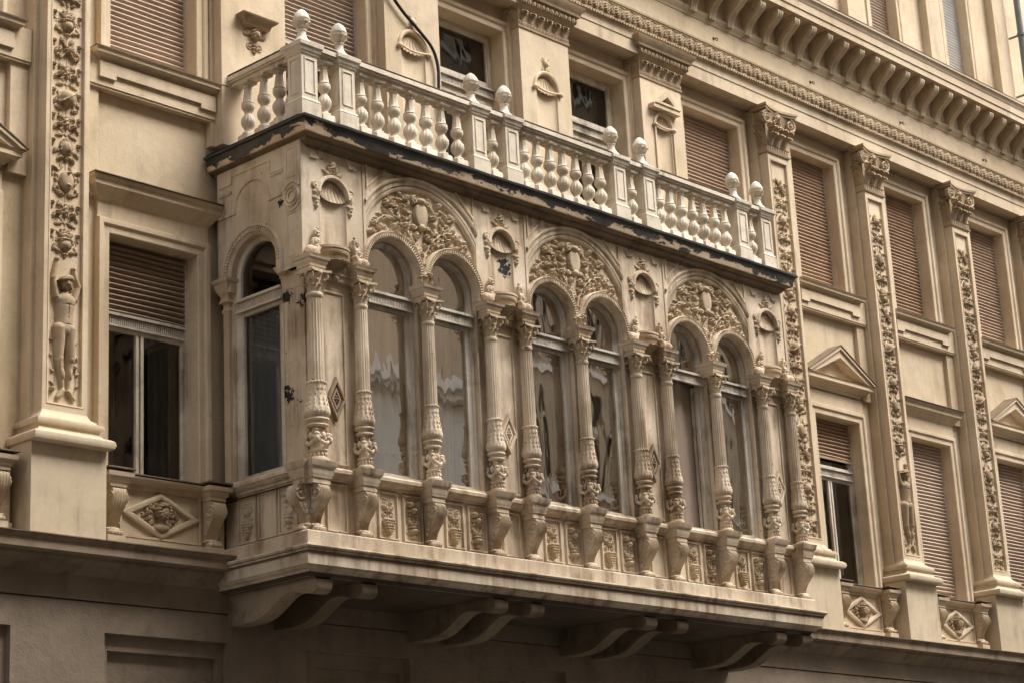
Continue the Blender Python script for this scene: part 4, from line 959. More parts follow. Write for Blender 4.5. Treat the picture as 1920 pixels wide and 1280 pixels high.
# columns
def flute(r, z, a): return r-.013*abs(math.sin(a*9))**.8
def column():
    obs = {}
    q = MB(); q.lathe([(.118, 6.60), (.118, 6.62), (.112, 6.64), (.111, 6.65)], n=36)
    q.lathe([(.122, 6.64), (.121, 7.2), (.112, 7.70)], n=72, mod=flute); q.lathe([(.108, 7.69), (.125, 7.71), (.128, 7.735), (.118, 7.755), (.108, 7.76)], n=24)
    for k in range(18): a = 2*PI*k/18; q.ball((.132*math.cos(a), .132*math.sin(a), 6.608), .021, 6, 4)
    obs['shaft'] = q
    q = MB()
    q.lathe([(.122, 6.60), (.124, 6.5), (.135, 6.40), (.158, 6.31), (.172, 6.27)], n=48, mod=lambda r, z, a: r+.006*math.sin(a*12))
    for k in range(10):
        a = 2*PI*k/10; q.leaf((.118*math.cos(a), .118*math.sin(a), 6.33), a, .2, .03, .15, -.12)
    q.lathe([(.17, 6.275), (.186, 6.25), (.182, 6.21), (.16, 6.18), (.135, 6.165)], n=72, mod=lambda r, z, a: r-.010*abs(math.sin(a*10)))
    q.lathe([(.135, 6.165), (.158, 6.155), (.163, 6.135), (.15, 6.12), (.12, 6.11), (.118, 6.09), (.145, 6.08), (.15, 6.065), (.13, 6.05), (.09, 6.045)], n=28)
    q.lathe([(.075, 6.05), (.075, 5.98), (.092, 5.91), (.108, 5.85), (.10, 5.79), (.10, 5.775), (.125, 5.765), (.13, 5.75), (.11, 5.735), (.095, 5.70), (.12, 5.67), (.14, 5.655), (.145, 5.625)], n=28)
    for k in range(14): a = 2*PI*k/14; q.ball((.115*math.cos(a), .115*math.sin(a), 5.70), (.018, .018, .03), 6, 5)
    for k in range(4):                                     # small heads and swags round the bulb
        a = 2*PI*k/4+PI/4; ca, sa = math.cos(a), math.sin(a)
        q.ball((.158*ca, .158*sa, 5.885), (.044, .044, .055)); q.ball((.195*ca, .195*sa, 5.885), (.012, .012, .014), 6, 4)
        for e in (-1, 1): q.ball((.15*ca-.035*e*sa, .15*sa+.035*e*ca, 5.91), .028, 7, 5)
        q.ball((.15*ca, .15*sa, 5.945), (.045, .045, .028), 8, 5)
        q.spiral((.105*ca, .105*sa, 6.02), .035, 1.1, 1, 0, .012, axis='y' if abs(ca) > .5 else 'x', n=14)
        b0, b1 = a, a+PI/2
        q.tube([((.135+.02*math.sin(t*PI))*math.cos(b0+(b1-b0)*t), (.135+.02*math.sin(t*PI))*math.sin(b0+(b1-b0)*t), 5.91-.085*math.sin(t*PI)) for t in np.linspace(0, 1, 9)], [.014+.010*math.sin(t*PI) for t in np.linspace(0, 1, 9)], 6)
        am = a+PI/4; q.ball((.118*math.cos(am), .118*math.sin(am), 5.93), (.035, .035, .05), 8, 6)
        q.leaf((.09*ca, .09*sa, 5.95), a, .1, .03, .5, .3)
    for zz, rr_, k_ in ((6.53, .124, 12), (6.46, .130, 12), (6.39, .142, 14), (6.33, .156, 14)):
        for k in range(k_): a = 2*PI*(k+.5*(zz < 6.5))/k_; q.ball((rr_*math.cos(a), rr_*math.sin(a), zz), (.014, .014, .02), 6, 4)
    obs['carved_foot'] = q
    q = MB(); q.lathe([(.105, 7.76), (.10, 7.85), (.115, 7.94), (.14, 8.0)], n=20)
    for k in range(8): a = 2*PI*k/8; q.leaf((.10*math.cos(a), .10*math.sin(a), 7.76), a, .15, .036, .6, .1)
    for k in range(8): a = 2*PI*(k+.5)/8; q.leaf((.10*math.cos(a), .10*math.sin(a), 7.80), a, .19, .034, .6, .1)
    for k in range(4):
        a = PI/4+PI/2*k; ca, sa = math.cos(a), math.sin(a)
        pts = []; 
        for t in np.linspace(0, 1, 16): an = PI*.6-2.6*PI*t; r = .052*(1-t)+.006; pts.append((.165+r*math.cos(an), 7.965+r*math.sin(an)))
        q.tube([(u*ca, u*sa, w) for u, w in pts], [.018*(1-.5*t) for t in np.linspace(0, 1, 16)], 6)
        e = PI/2*k; q.ball((.145*math.cos(e), .145*math.sin(e), 8.0), (.035, .035, .035), 8, 5)
    ab = []
    for k in range(4):
        for j in range(6):
            t = j/6*2-1; a = PI/2*k; u, v = t*.19, -.19+.045*(1-t*t); ab.append((u*math.cos(a)-v*math.sin(a), u*math.sin(a)+v*math.cos(a)))
    n = len(ab); q.add([(x, y, 8.015) for x, y in ab]+[(x, y, 8.045) for x, y in ab], [(i, (i+1) % n, n+(i+1) % n, n+i) for i in range(n)]+[tuple(range(n)), tuple(range(n, 2*n))])
    obs['capital'] = q
    return obs
cm = column()
col0 = cm['shaft'].build("column", 'oriel', ORI, (0, 0, 5.62)); c_foot = cm['carved_foot'].build("carved_foot", 'oriel', col0, (0, 0, 5.62)); c_cap = cm['capital'].build("capital", 'carve', col0, (0, 0, 7.76))
for o_, kx in ((col0, .73), (c_foot, .77), (c_cap, .84)): o_.data.transform(Matrix.Diagonal((kx, kx, 1, 1)))
col0.location = Vector((COLX[0], -.04, 5.62))-WL[ORI]; d0 = Vector((COLX[0], -.04, 0)); WL[col0] = WL[col0]+d0; WL[c_foot] += d0; WL[c_cap] += d0
for x in COLX[1:]: dup(col0, ORI, (x-COLX[0], 0, 0))
for o_ in (col0, c_foot):                                  # the corner column is stouter than the others
    o_.data = o_.data.copy(); o_.data.transform(Matrix.Diagonal((1.2, 1.2, 1, 1)))

# entablature blocks
def ent_block(mb, x0, x1, y0, y1, top=8.245):
    mb.block(x0, x1, y0, y1, [(.0, 8.045), (.0, 8.085), (.012, 8.09), (.010, 8.12), (.02, 8.135), (.03, 8.15), (.033, 8.175), (.055, 8.19), (.06, 8.215), (.07, 8.235), (.0, 8.255)])
for i, x in enumerate(COLX):
    q = MB()
    if i == 0: ent_block(q, x-.05, x+.115, -.115, .53); q.block(x-.125, x+.115, -.118, .115, [(.0, 8.04), (.0, 8.085), (.012, 8.09), (.010, 8.12), (.02, 8.135), (.03, 8.15), (.033, 8.175), (.055, 8.19), (.06, 8.215), (.07, 8.235), (.0, 8.256)])
    else: ent_block(q, x-.115, x+.115, -.118, .115)
    q.build("entablature_block", 'oriel', ORI, (x, 0, 8.04))
# scroll creatures over the paired columns, leaf knots over the single ones
q = MB()
q.ball((-.05, -.04, .055), (.07, .065, .062), 14, 9); q.ball((.02, -.02, .06), (.075, .06, .07), 12, 8); q.ball((-.085, -.07, .05), (.03, .03, .028), 8, 6)
q.tube([(.03, -.03, .07), (.075, -.03, .12), (.07, -.03, .19), (.02, -.03, .21)], [.05, .04, .034, .028], 9)
q.spiral((.02, -.04, .17), .055, 1.5, 1, 10, .024); q.tube([(.06, -.03, .19), (.09, -.03, .25), (.085, -.03, .31)], [.03, .026, .022], 8)
q.spiral((.05, -.04, .29), .045, 1.4, 1, 10, .02); q.ball((.07, -.03, .345), .02, 8, 5)
SC = q
def creature(x, flip):
    s = MB()
    for V in SC.v:
        W = V*1.12
        if flip: W = W*np.array((-1, 1, 1))
        s.add(W+np.array((x, -.01, 8.25)), [])
    n = 0; s.f = list(SC.f); s.m = [0]*len(s.f)
    return s.build("scroll_finial", 'oriel', ORI, (x, 0, 8.25), smooth=60)
for i, x in enumerate(COLX):
    if i in MIDC:
        s = MB()
        for k in range(7): a = -PI/2+(k-3)*.55; s.leaf((x+.03*math.cos(a), -.02+.02*math.sin(a), 8.25), a, .2+.05*(k == 3), .045, .6, .15)
        for f in (-1, 1): s.spiral((x+f*.06, -.06, 8.30), .045, 1.3, f, 90, .016)
        s.ball((x, -.04, 8.36), (.06, .05, .08)); s.build("leaf_knot", 'carve', ORI, (x, 0, 8.25))
    else: creature(x, i in (1, 4, 7, 10))

# lower piers behind the columns (y=.07) with panel frames and diamonds
for k, (x0, x1) in enumerate(pier_x):
    pc = PAIRS[k]; a, b = x0+(.075 if k == 0 else 0.03), x1-.03
    m = MB(); m.prism(rect(a, 5.6, b, 8.1), .07, .34)
    frame(m, pc-.15, pc+.17, 5.68, 7.86, .07, .03, .02)
    m.box(a, b, .02, .08, 8.02, 8.10); m.box(a, b, -.005, .08, 8.10, 8.13)
    p = m.build("pier", 'oriel', ORI, (pc, .07, 5.6))
    q = MB(); dx = pc+.01; c = (dx, 6.49)
    D = lambda r, s: [(c[0]+r, c[1]), (c[0], c[1]+s), (c[0]-r, c[1]), (c[0], c[1]-s)]
    q.sweep(D(.155, .29), [(-.05, .07), (-.05, .035), (-.035, .02), (-.01, .02), (0, .035), (0, .07)], closed=True, plane='xz')
    q.sweep(D(.08, .15), [(-.025, .07), (-.025, .035), (0, .035), (0, .07)], closed=True, plane='xz')
    h = HF(-.06, .06, -.1, .1, .007); h.flower(0, 0, .055, .05, 4, .01); h.mesh(q, at(c[0], .07, c[1]))
    q.build("diamond_ornament", 'oriel' if k in (1, 3) else 'dirt_and_shade', p, (c[0], .07, c[1]))

# upper piers with shell niches (y=0)
for k, (x0, x1) in enumerate(pier_x):
    pc = PAIRS[k]; R = .225; zn = 9.14; m = MB()
    m.prism(rect(x0, 8.13, x1, 9.80), 0, .30, [arched(pc, R, 8.42, zn)])
    # little angular panel frame above the niche
    for a, b, c0, c1 in ((x0+.14, x0+.27, 9.62, 9.66), (x1-.27, x1-.14, 9.62, 9.66)):
        m.box(a, b, -.02, .01, c0, c1)
        for j in range(4): m.box(a+.01+j*.032, a+.03+j*.032, -.03, .0, c0-.035, c0)
    m.sweep([(x1-.12, 9.66), (x1-.30, 9.66), (x1-.30, 9.74), (x0+.30, 9.74), (x0+.30, 9.66), (x0+.12, 9.66)], [(0, .002), (0, -.018), (.014, -.018), (.014, .002)], plane='xz')
    p = m.build("pier", 'oriel', ORI, (pc, 0, 8.13))
    for sx in (x0+.035, x1-.035):
        pass
    q = MB(); nv = 16; vs = []
    for zz in (8.42, zn):
        for j in range(nv+1): a = PI*j/nv; vs.append((pc+R*math.cos(a), .004+.065*math.sin(a), zz))
    q.add(vs, [(j, j+1, nv+2+j, nv+1+j) for j in range(nv)])
    shell_geo(q, pc, zn, R, 0.0, .055, 10)
    q.sweep(arc(pc, zn, R+.0, 0, 180, 20), [(0, .005), (0, -.03), (.015, -.05), (.045, -.05), (.055, -.035), (.06, .002)], plane='xz')
    q.build("shell_niche", 'oriel', p, (pc, 0, 8.42))
    q = MB(); h = HF(-.42, .42, -.36, .52, .0068)
    h.spi(-.05, .37, .04, 1.2, -1, 0, .015); h.spi(.05, .37, .04, 1.2, 1, 180, .015); h.leaf(0, .32, PI/2, .2, .06, .06)
    for f in (-1, 1):
        h.leaf(0, .31, PI/2-f*.85, .15, .035, .04); h.leaf(f*.05, .29, PI/2-f*1.25, .15, .03, .035); h.ell(f*.1, .30, .03, .02, -f*.5, .04)
        h.leaf(f*.285, .1, -PI/2, .36, .055, .05); h.spi(f*.30, .09, .05, 1.3, -f, 90, .018, 1.5, .01); h.spi(f*.27, .0, .035, 1.2, f, 0, .014, 1.3, .01)
        for j in range(3): h.ell(f*(.30-.005*j), -.09-.05*j, .03-.005*j, .028, 0, .05)
        h.ell(f*.285, .02, .035, .07, 0, .06)
    h.mesh(q, at(pc, 0, zn), rough=.002); q.build("niche_crest", 'carve', p, (pc, 0, zn), smooth=75)
    q = MB(); q.lathe([(.03, -.34), (.045, -.33), (.05, -.29), (.03, -.27), (.06, -.25), (.13, -.2), (.18, -.12), (.21, -.03), (.235, -.02), (.245, .0), (.24, .03), (.255, .04), (.25, .07), (.0, .08)], (pc, .04, 8.37), 24, 180, 360, sy=.75)
    for j in range(9): a = PI+PI*(j+.5)/9; q.leaf((pc+.10*math.cos(a), .04+.08*math.sin(a), 8.16), a, .2, .04, .35, .75)
    q.ball((pc, -.01, 8.04), (.05, .045, .05)); q.build("bowl_bracket", 'relief' if k in (0, 2) else 'carve', p, (pc, 0, 8.03))

# arched bays
GLW = []
for bi, b in enumerate(BAYS):
    R1, R2, zc, zs, ri = 1.04, 1.125, 8.45, 8.33, .46
    x0, x1 = b-R1, b+R1; cL, cR_ = b-.56, b+.56
    m = MB()
    top_ = [(x0, 5.6), (x1, 5.6), (x1, 9.79), (x0, 9.79)]
    m.prism(top_, .05, .30, [arched(cL, ri, 5.605, zs), arched(cR_, ri, 5.605, zs)])
    m.box(x0, x1, -.0, .12, 5.58, 5.625)
    bay = m.build("arched_bay", 'oriel', ORI, (b, .05, 5.6))
    def cut(r):                                              # an arc of the archivolt, ending where it meets the piers
        a0 = math.degrees(math.acos(min(1.035/r, 1))); return a0, 180-a0
    q = MB(); RO = 1.335; a0, a1 = cut(RO); ar = arc(b, zc, RO, a0, a1, 30)
    for f in (-1, 1):                                        # spandrels beside the arch
        half = [p for p in ar if (p[0]-b)*f >= -1e-6]; half.sort(key=lambda p: p[0]*f)
        q.prism(half+[(b+f*1.04, 9.79), (b, 9.79)] if half[0][1] < 9.78 else half+[(b+f*1.04, 9.79)], -.0, .06)
        tri = [(b+f*1.0, 9.40), (b+f*1.0, 9.75), (b+f*.62, 9.75)]; tri = tri if f > 0 else tri[::-1]
        q.sweep(tri, [(-.02, .002), (-.02, -.022), (0, -.022), (0, .002)], closed=True, plane='xz')
    q.build("spandrel", 'oriel', bay, (b, 0, 9.5))
    q = MB()
    rings = [(1.125, .05), (1.125, .015), (1.14, .0), (1.175, -.005), (1.18, .012), (1.19, .012), (1.195, -.01), (1.255, -.01), (1.262, -.035), (1.285, -.045), (1.30, -.03), (1.305, -.01), (1.335, -.01), (1.338, .04)]
    n_ = 44; k_ = len(rings); vs = []
    for r_, y_ in rings:
        a0, a1 = cut(r_) if r_ > 1.035 else (0, 180)
        for j in range(n_+1):
            a = math.radians(a0+(a1-a0)*j/n_); vs.append((b+r_*math.cos(a), y_, zc+r_*math.sin(a)))
    q.add(vs, [(i*(n_+1)+j, i*(n_+1)+j+1, (i+1)*(n_+1)+j+1, (i+1)*(n_+1)+j) for i in range(k_-1) for j in range(n_)])
    for f in (-1, 1): q.box(b+f*1.04-.022, b+f*1.04+.022, -.012, .05, 8.25, 9.7)
    q.build("archivolt", 'oriel', bay, (b, 0, zc))
    for c in (cL, cR_):
        q = MB()
        q.sweep([(c+ri, 8.25)]+arc(c, zs, ri, 0, 180, 36)+[(c-ri, 8.25)], [(-.012, .10), (-.012, .06), (.004, .045), (.004, -.02), (.014, -.035), (.024, -.02), (.072, -.02), (.076, -.045), (.086, -.05), (.098, -.03), (.098, .052)], plane='xz')
        for j in range(46):
            a = PI*(j+.5)/46; u = np.array((math.cos(a), math.sin(a))); t = np.array((-u[1], u[0]))
            r0, r1, w = ri+.024, ri+.072, .0085; vs = []
            for y in (-.02, -.046):
                for rr, ww in ((r0, -w), (r1, -w), (r1, w), (r0, w)): pnt = np.array((c, zs))+u*rr+t*ww; vs.append((pnt[0], y, pnt[1]))
            q.add(vs, [(4, 5, 6, 7), (0, 1, 5, 4), (1, 2, 6, 5), (2, 3, 7, 6), (3, 0, 4, 7)])
        q.build("fluted_arch", 'oriel', bay, (c, 0, zs))
    # window pair
    for wi, c in enumerate((cL, cR_)):
        opened = (bi == 2 and wi == 0)
        yf = .13; q = MB(); r = ri-.02
        q.sweep([(c+r, 5.63), (c+r, zs)]+arc(c, zs, r, 0, 180, 28)[1:-1]+[(c-r, zs), (c-r, 5.63)], [(.03, yf+.1), (.03, yf-.01), (0, yf-.015), (-.03, yf), (-.035, yf+.015), (-.065, yf+.02), (-.068, yf+.1)], plane='xz')
        w = q.build("window", 'framed', bay, (c, yf, 5.63))
        q = MB(); fluted_bar(q, c-r+.02, c+r-.02, 7.90, 8.05, yf-.02, .028); q.build("transom", 'framed', bay, (c, yf, 7.9))
        q = MB()
        if not opened: bars(q, c-r+.06, c+r-.06, 5.645, 7.89, yf+.02, yf+.07, .045)
        q.box(c-r, c+r, yf-.03, yf+.1, 5.62, 5.655); q.build("casement", 'framed', bay, (c, yf, 5.62))
        q = MB(); yg = yf+.05
        pl = arched(c, r-.05, 8.05, zs)
        tri = tessellate_polygon([[Vector((x, z, 0)) for x, z in pl]]); q.add([(x, yg, z) for x, z in pl], [tuple(t) for t in tri])
        if not opened: q.add([(c-r+.08, yg, 5.66), (c+r-.08, yg, 5.66), (c+r-.08, yg, 7.88), (c-r+.08, yg, 7.88)], [(0, 1, 2, 3)])
        q.build("pane", 'glass', bay, (c, yg, 5.66))
        def hang(u0, u1, z0, z1, y, mt, amp, fr, lab):
            q = MB(); curtain(q, c+u0, c+u1, z0, z1, y, amp, 36, fr); q.build("curtain", mt, bay, (c, y, z0), label=lab)
        if (bi, wi) == (0, 0):  # sheets added behind the glass to imitate a pale and beige reflection
            hang(-.38, .40, 6.95, 7.95, .22, 'lace', .006, 5, "white sheet standing in for a pale reflection in the upper glass"); hang(-.38, .40, 5.98, 6.96, .235, 'beige', .008, 3, "beige sheet standing in for the reflection below the white one"); hang(.02, .26, 5.62, 5.97, .30, 'lace', .02, 2, "white cloth low in the window")
            hang(-.38, .2, 8.0, 8.75, .30, 'beige', .01, 3, "beige sheet standing in for a reflection in the arched light")
        if (bi, wi) == (0, 1): hang(-.14, .10, 5.62, 7.9, .24, 'lace', .035, 3, "pale lace curtain gathered at the middle"); hang(.24, .34, 5.62, 6.6, .28, 'beige', .03, 1, "beige cloth at the side")
        if (bi, wi) == (1, 0): hang(-.3, .0, 5.62, 7.9, .25, 'lace', .03, 4, "pale lace curtain"); hang(.12, .22, 5.62, 7.4, .34, 'curtain', .03, 2, "grey net curtain")
        if (bi, wi) == (1, 1): hang(-.38, .08, 5.62, 7.9, .23, 'beige', .008, 3, "beige sheet standing in for a brick reflection"); hang(.17, .24, 5.62, 7.9, .29, 'lace', .02, 1, "narrow fold of white curtain")  # beige sheet imitates a reflected wall; the white fold is curtain
        if (bi, wi) == (2, 1): hang(-.2, .04, 5.62, 7.9, .25, 'lace', .03, 2, "pale lace curtain"); hang(.1, .3, 5.62, 7.0, .34, 'curtain', .03, 2, "grey net curtain")
        if opened:
            q = MB(); curtain(q, c-.44, c+.44, 5.62, 7.95, .31, .012, 30, 3); q.build("curtain", 'blind', bay, (c, .55, 5.6))
            q = MB(); q.T = lambda P, c=c, r=r: np.stack([c+r-.07+(P[:, 1])*1.0, .16+P[:, 0], P[:, 2]], 1)
            bars(q, 0, .12, 5.65, 7.88, -.04, 0, .05); q.build("casement", 'framed', bay, (c, .2, 5.65), label="casement swung open into the room")
    # lunette foliage
    h = HF(-1.0, 1.0, 8.36-zc, 1.10, .0072); rr = random.Random(20)
    h.ell(0, .80, .115, .18, 0, .03, .04, .22); h.ell(0, .99, .08, .05, 0, .06, .04); h.ell(0, .62, .06, .05, 0, .04, .05)
    for f in (-1, 1):
        h.spi(f*.12, .99, .055, 1.3, -f, 90, .02, 1.5, .04); h.spi(f*.13, .62, .04, 1.2, f, 0, .016, 1.4, .03)
        S = lambda *p: [tuple(q_) for q_ in crom([(f*u, v) for u, v in p], 7)]
        st = S((0, -.02), (.04, .2), (.13, .38), (.30, .56), (.50, .66), (.66, .66), (.80, .56)); h.path(st, .022, .010, 1.3, .02)
        st2 = S((.13, .38), (.3, .44), (.5, .50), (.7, .44), (.86, .40)); h.path(st2, .016, .008, 1.3, .015)
        st3 = S((.22, .48), (.25, .68), (.24, .84), (.34, .98)); h.path(st3, .015, .008, 1.3, .015)
        st4 = S((.40, .62), (.46, .76), (.52, .86)); h.path(st4, .013, .008, 1.3, .015)
        for st_, n0 in ((st, 4), (st2, 2), (st3, 3), (st4, 2)):
            for i in range(n0, len(st_)-1, 4):
                tx, tz = st_[i+1][0]-st_[i-1][0], st_[i+1][1]-st_[i-1][1]; a = math.atan2(tz, tx)
                for sg in (-1, 1):
                    aa = a+sg*rr.uniform(.6, 1.05); L = rr.uniform(.11, .155)
                    ex, ez = st_[i][0]+L*math.cos(aa), st_[i][1]+L*math.sin(aa)
                    if math.hypot(ex, ez) > 1.08 or math.hypot(abs(ex)-.56, ez-(zs-zc)) < .60 or (ex/.14)**2+((ez-.8)/.23)**2 < 1: L *= .6
                    h.leaf(st_[i][0], st_[i][1], aa, L, rr.uniform(.022, .030), rr.uniform(.032, .05), rr.uniform(.005, .022), 3)
            h.leaf(st_[-1][0], st_[-1][1], math.atan2(st_[-1][1]-st_[-3][1], st_[-1][0]-st_[-3][0]), .13, .04, .05, .01, 3)
            if rr.random() < .8: h.flower(st_[len(st_)//2][0], st_[len(st_)//2][1]+.03, .05, .06, 5, .03)
    for x_, z_ in ((-.3, 1.0), (.3, 1.01), (-.12, .5), (.12, .5), (-.62, .84), (.6, .86)): h.leaf(x_, z_-.05, rr.uniform(.8, 2.3), .13, .04, .06, .02, 3)
    q = MB(); h.mesh(q, at(b, .05, zc), rough=.004, k=1.2); q.build("lunette_foliage", 'carve', bay, (b, .05, zc), smooth=80)

# left flank, facing along the street
s = MB(); s.T = side(XL, 0); c = -.95
s.prism([(-1.66, 8.13), (c-.475, 8.13), (c-.475, 8.31)]+arc(c, 8.31, .475, 180, 0, 28)[1:-1]+[(c+.475, 8.31), (c+.475, 8.13), (-.012, 8.13), (-.012, 9.80), (-1.66, 9.80)], -.003, .30)
s.T = side(XL, 0)
s.prism([(-1.66, 5.6), (-1.415, 5.6), (-1.415, 8.13), (-1.66, 8.13)], .08, .3); s.prism([(-.49, 5.6), (-.085, 5.6), (-.085, 8.13), (-.49, 8.13)], .08, .3)
frame(s, -.46, -.30, 5.7, 7.9, .08, .02, .012); frame(s, -.24, -.12, 5.7, 7.9, .08, .016, .01)
s.sweep(arc(c, 9.18, .33, 0, 180, 24), [(0, .002), (0, -.012), (.012, -.022), (.03, -.022), (.035, .002)], plane='xz')
for a, b_ in ((-1.62, -1.28), (-.62, -.36)): s.box(a, b_, -.022, .003, 9.145, 9.18)
s.sweep([(-.34, 9.50), (-.60, 9.50), (-.60, 9.68), (-1.35, 9.68), (-1.35, 9.58), (-1.62, 9.58)], [(0, .002), (0, -.014), (.014, -.014), (.014, .002)], plane='xz')
for x0_, z_ in ((-.60, 9.50), (-1.62, 9.50)):
    for j in range(6): s.box(x0_+.02+j*.042, x0_+.048+j*.042, -.02, .002, z_-.05, z_-.01)
frame(s, -.26, -.08, 8.30, 8.85, .002, .016, .012); frame(s, -.26, -.08, 9.35, 9.72, .002, .016, .012)
s.box(-1.66, -.03, -.0, .1, 5.58, 5.62); 
s.build("flank_wall", 'oriel', ORI, (XL, .9, 5.6))
s = MB(); s.T = side(XL, 0)
for rr_ in (.115, .065): s.sweep(arc(-.17, 9.08, rr_, 0, 350, 24), [(0, .002), (0, -.02), (.02, -.03), (.03, .002)], closed=True, plane='xz')
for f in (1, -1): s.sweep(arc(-.17, 9.08+f*.03, .15, 30*f, 150*f, 12)[::f], [(0, .002), (0, -.02), (.02, -.02), (.02, .002)], plane='xz')
s.build("ring_ornament", 'oriel', ORI, (XL, .17, 9.0))
s = MB(); s.T = side(XL, 0)
s.sweep([(c+.47, 8.12)]+arc(c, 8.31, .47, 0, 180, 36)+[(c-.47, 8.12)], [(-.02, .10), (-.02, .0), (0, -.02), (.012, -.035), (.025, -.02), (.085, -.02), (.09, -.05), (.105, -.055), (.12, -.03), (.12, .05)], plane='xz')
for j in range(40):
    a = PI*(j+.5)/40; u = np.array((math.cos(a), math.sin(a))); t = np.array((-u[1], u[0])); vs = []
    for y in (-.02, -.046):
        for r_, w_ in ((.495, -.011), (.553, -.011), (.553, .011), (.495, .011)): pnt = np.array((c, 8.31))+u*r_+t*w_; vs.append((pnt[0], y, pnt[1]))
    s.add(vs, [(4, 5, 6, 7), (0, 1, 5, 4), (1, 2, 6, 5), (2, 3, 7, 6), (3, 0, 4, 7)])
s.build("fluted_arch", 'oriel', ORI, (XL, .95, 8.3))
s = MB(); s.T = side(XL, 0); r = .455; yf = .12
s.sweep([(c+r, 5.63), (c+r, 8.31)]+arc(c, 8.31, r, 0, 180, 28)[1:-1]+[(c-r, 8.31), (c-r, 5.63)], [(.03, yf+.1), (.03, yf-.03), (0, yf-.03), (-.02, yf-.01), (-.055, yf), (-.058, yf+.1)], plane='xz')
fw = s.build("window", 'frame', ORI, (XL, .95, 5.63))
s = MB(); s.T = side(XL, 0); fluted_bar(s, c-r+.02, c+r-.02, 7.84, 7.99, yf-.03, .03); s.build("transom", 'frame', fw, (XL, .95, 7.8))
s = MB(); s.T = side(XL, 0); bars(s, c-r+.05, c+r-.05, 5.64, 7.83, yf+.0, yf+.05, .05); s.build("casement", 'frame', fw, (XL, .95, 5.6))
s = MB(); s.T = side(XL, 0); pl = arched(c, r-.05, 7.99, 8.31); tri = tessellate_polygon([[Vector((x, z, 0)) for x, z in pl]]); s.add([(x, yf+.04, z) for x, z in pl], [tuple(t) for t in tri])
s.add([(c-r+.08, yf+.04, 5.66), (c+r-.08, yf+.04, 5.66), (c+r-.08, yf+.04, 7.82), (c-r+.08, yf+.04, 7.82)], [(0, 1, 2, 3)]); s.build("pane", 'glassq', fw, (XL, .95, 5.6))
s = MB(); s.T = side(XL, 0); curtain(s, c-.42, c+.42, 5.62, 7.85, .22, .012, 40, 7); s.build("curtain", 'curtain', fw, (XL, .95, 5.6))
s = MB(); s.T = side(XL, 0)                                  # bracket of the half pilaster at the wall
s.block(-1.62, -1.47, -.0, .1, [(0, 8.0), (.02, 8.01), (.0, 8.05), (0, 8.1), (.02, 8.13), (.05, 8.2), (.06, 8.25), (.09, 8.27), (.1, 8.31), (0, 8.32)]); s.block(-1.60, -1.49, .03, .1, [(0, 5.64), (0, 7.86), (.02, 7.9), (0, 7.94), (0, 8.0)])
s.build("half_pilaster", 'trim', ORI, (XL, 1.5, 5.6))
# inside of the oriel
m = MB(); m.box(XL+.35, XR, 1.55, 1.75, 4.6, 9.8); m.add([(XL, 0.2, 9.55), (XR, .2, 9.55), (XR, 1.6, 9.55), (XL, 1.6, 9.55)], [(0, 1, 2, 3)]); m.add([(XL, 0.2, 5.4), (XR, .2, 5.4), (XR, 1.6, 5.4), (XL, 1.6, 5.4)], [(0, 1, 2, 3)]); m.box(XR-.1, XR, .2, 1.6, 4.6, 9.8)
for x in (17.97, 21.05, 24.1): m.box(x-.03, x+.03, .5, 1.6, 5.4, 9.5)
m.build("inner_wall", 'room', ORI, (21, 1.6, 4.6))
m = MB(); m.prism(rect(XR-.1, 0, XR, 1), 0, 1); m = MB(); m.box(XR-.02, XR+.0, .06, 1.7, 4.74, 9.8); m.build("end_wall", 'oriel', ORI, (XR, .9, 4.7))

# roof cornice of the oriel
m = MB(); XC = XL+.11; ZC = -.05; path = [(XC, 1.74), (XC, 0), (XR-.02, 0), (XR-.02, 1.74)]
m.sweep(path, [(-.02, 9.715), (.02, 9.720), (.03, 9.745), (.06, 9.750), (.075, 9.775), (.10, 9.785), (.11, 9.820), (.15, 9.825), (.18, 9.847)])
m.build("roof_cornice", 'cap', ORI, (21, 0, 9.650))  # dark colour paints in the shade under the fascia
m = MB(); jr = random.Random(9); jp = []
for (a_, b_) in zip(path[:-1], path[1:]):
    n_ = max(int(math.hypot(b_[0]-a_[0], b_[1]-a_[1])/.22), 2)
    for i_ in range(n_): u_ = i_/n_; o_ = 0 if i_ == 0 else jr.uniform(-.008, .008); jp.append((a_[0]+(b_[0]-a_[0])*u_+(o_ if a_[0] == b_[0] else 0), a_[1]+(b_[1]-a_[1])*u_+(o_ if a_[1] == b_[1] else 0)))
jp.append(path[-1])
m.sweep(jp, [(.18, 9.845), (.20, 9.850), (.215, 9.900), (.225, 9.950), (.235, 9.995)], caps=False); m.build("fascia", 'peel', ORI, (21, 0, 9.850))
m = MB(); m.sweep(jp, [(.235, 9.995), (.27, 10.002), (.275, 10.030), (.255, 10.045), (-.1, 10.090)]); m.add([(XL-.1, -.1, 10.088), (XR+.1, -.1, 10.088), (XR+.1, 1.78, 10.088), (XL-.1, 1.78, 10.088)], [(0, 1, 2, 3)])
m.build("roof_flashing", 'metal', ORI, (21, 0, 10.000))

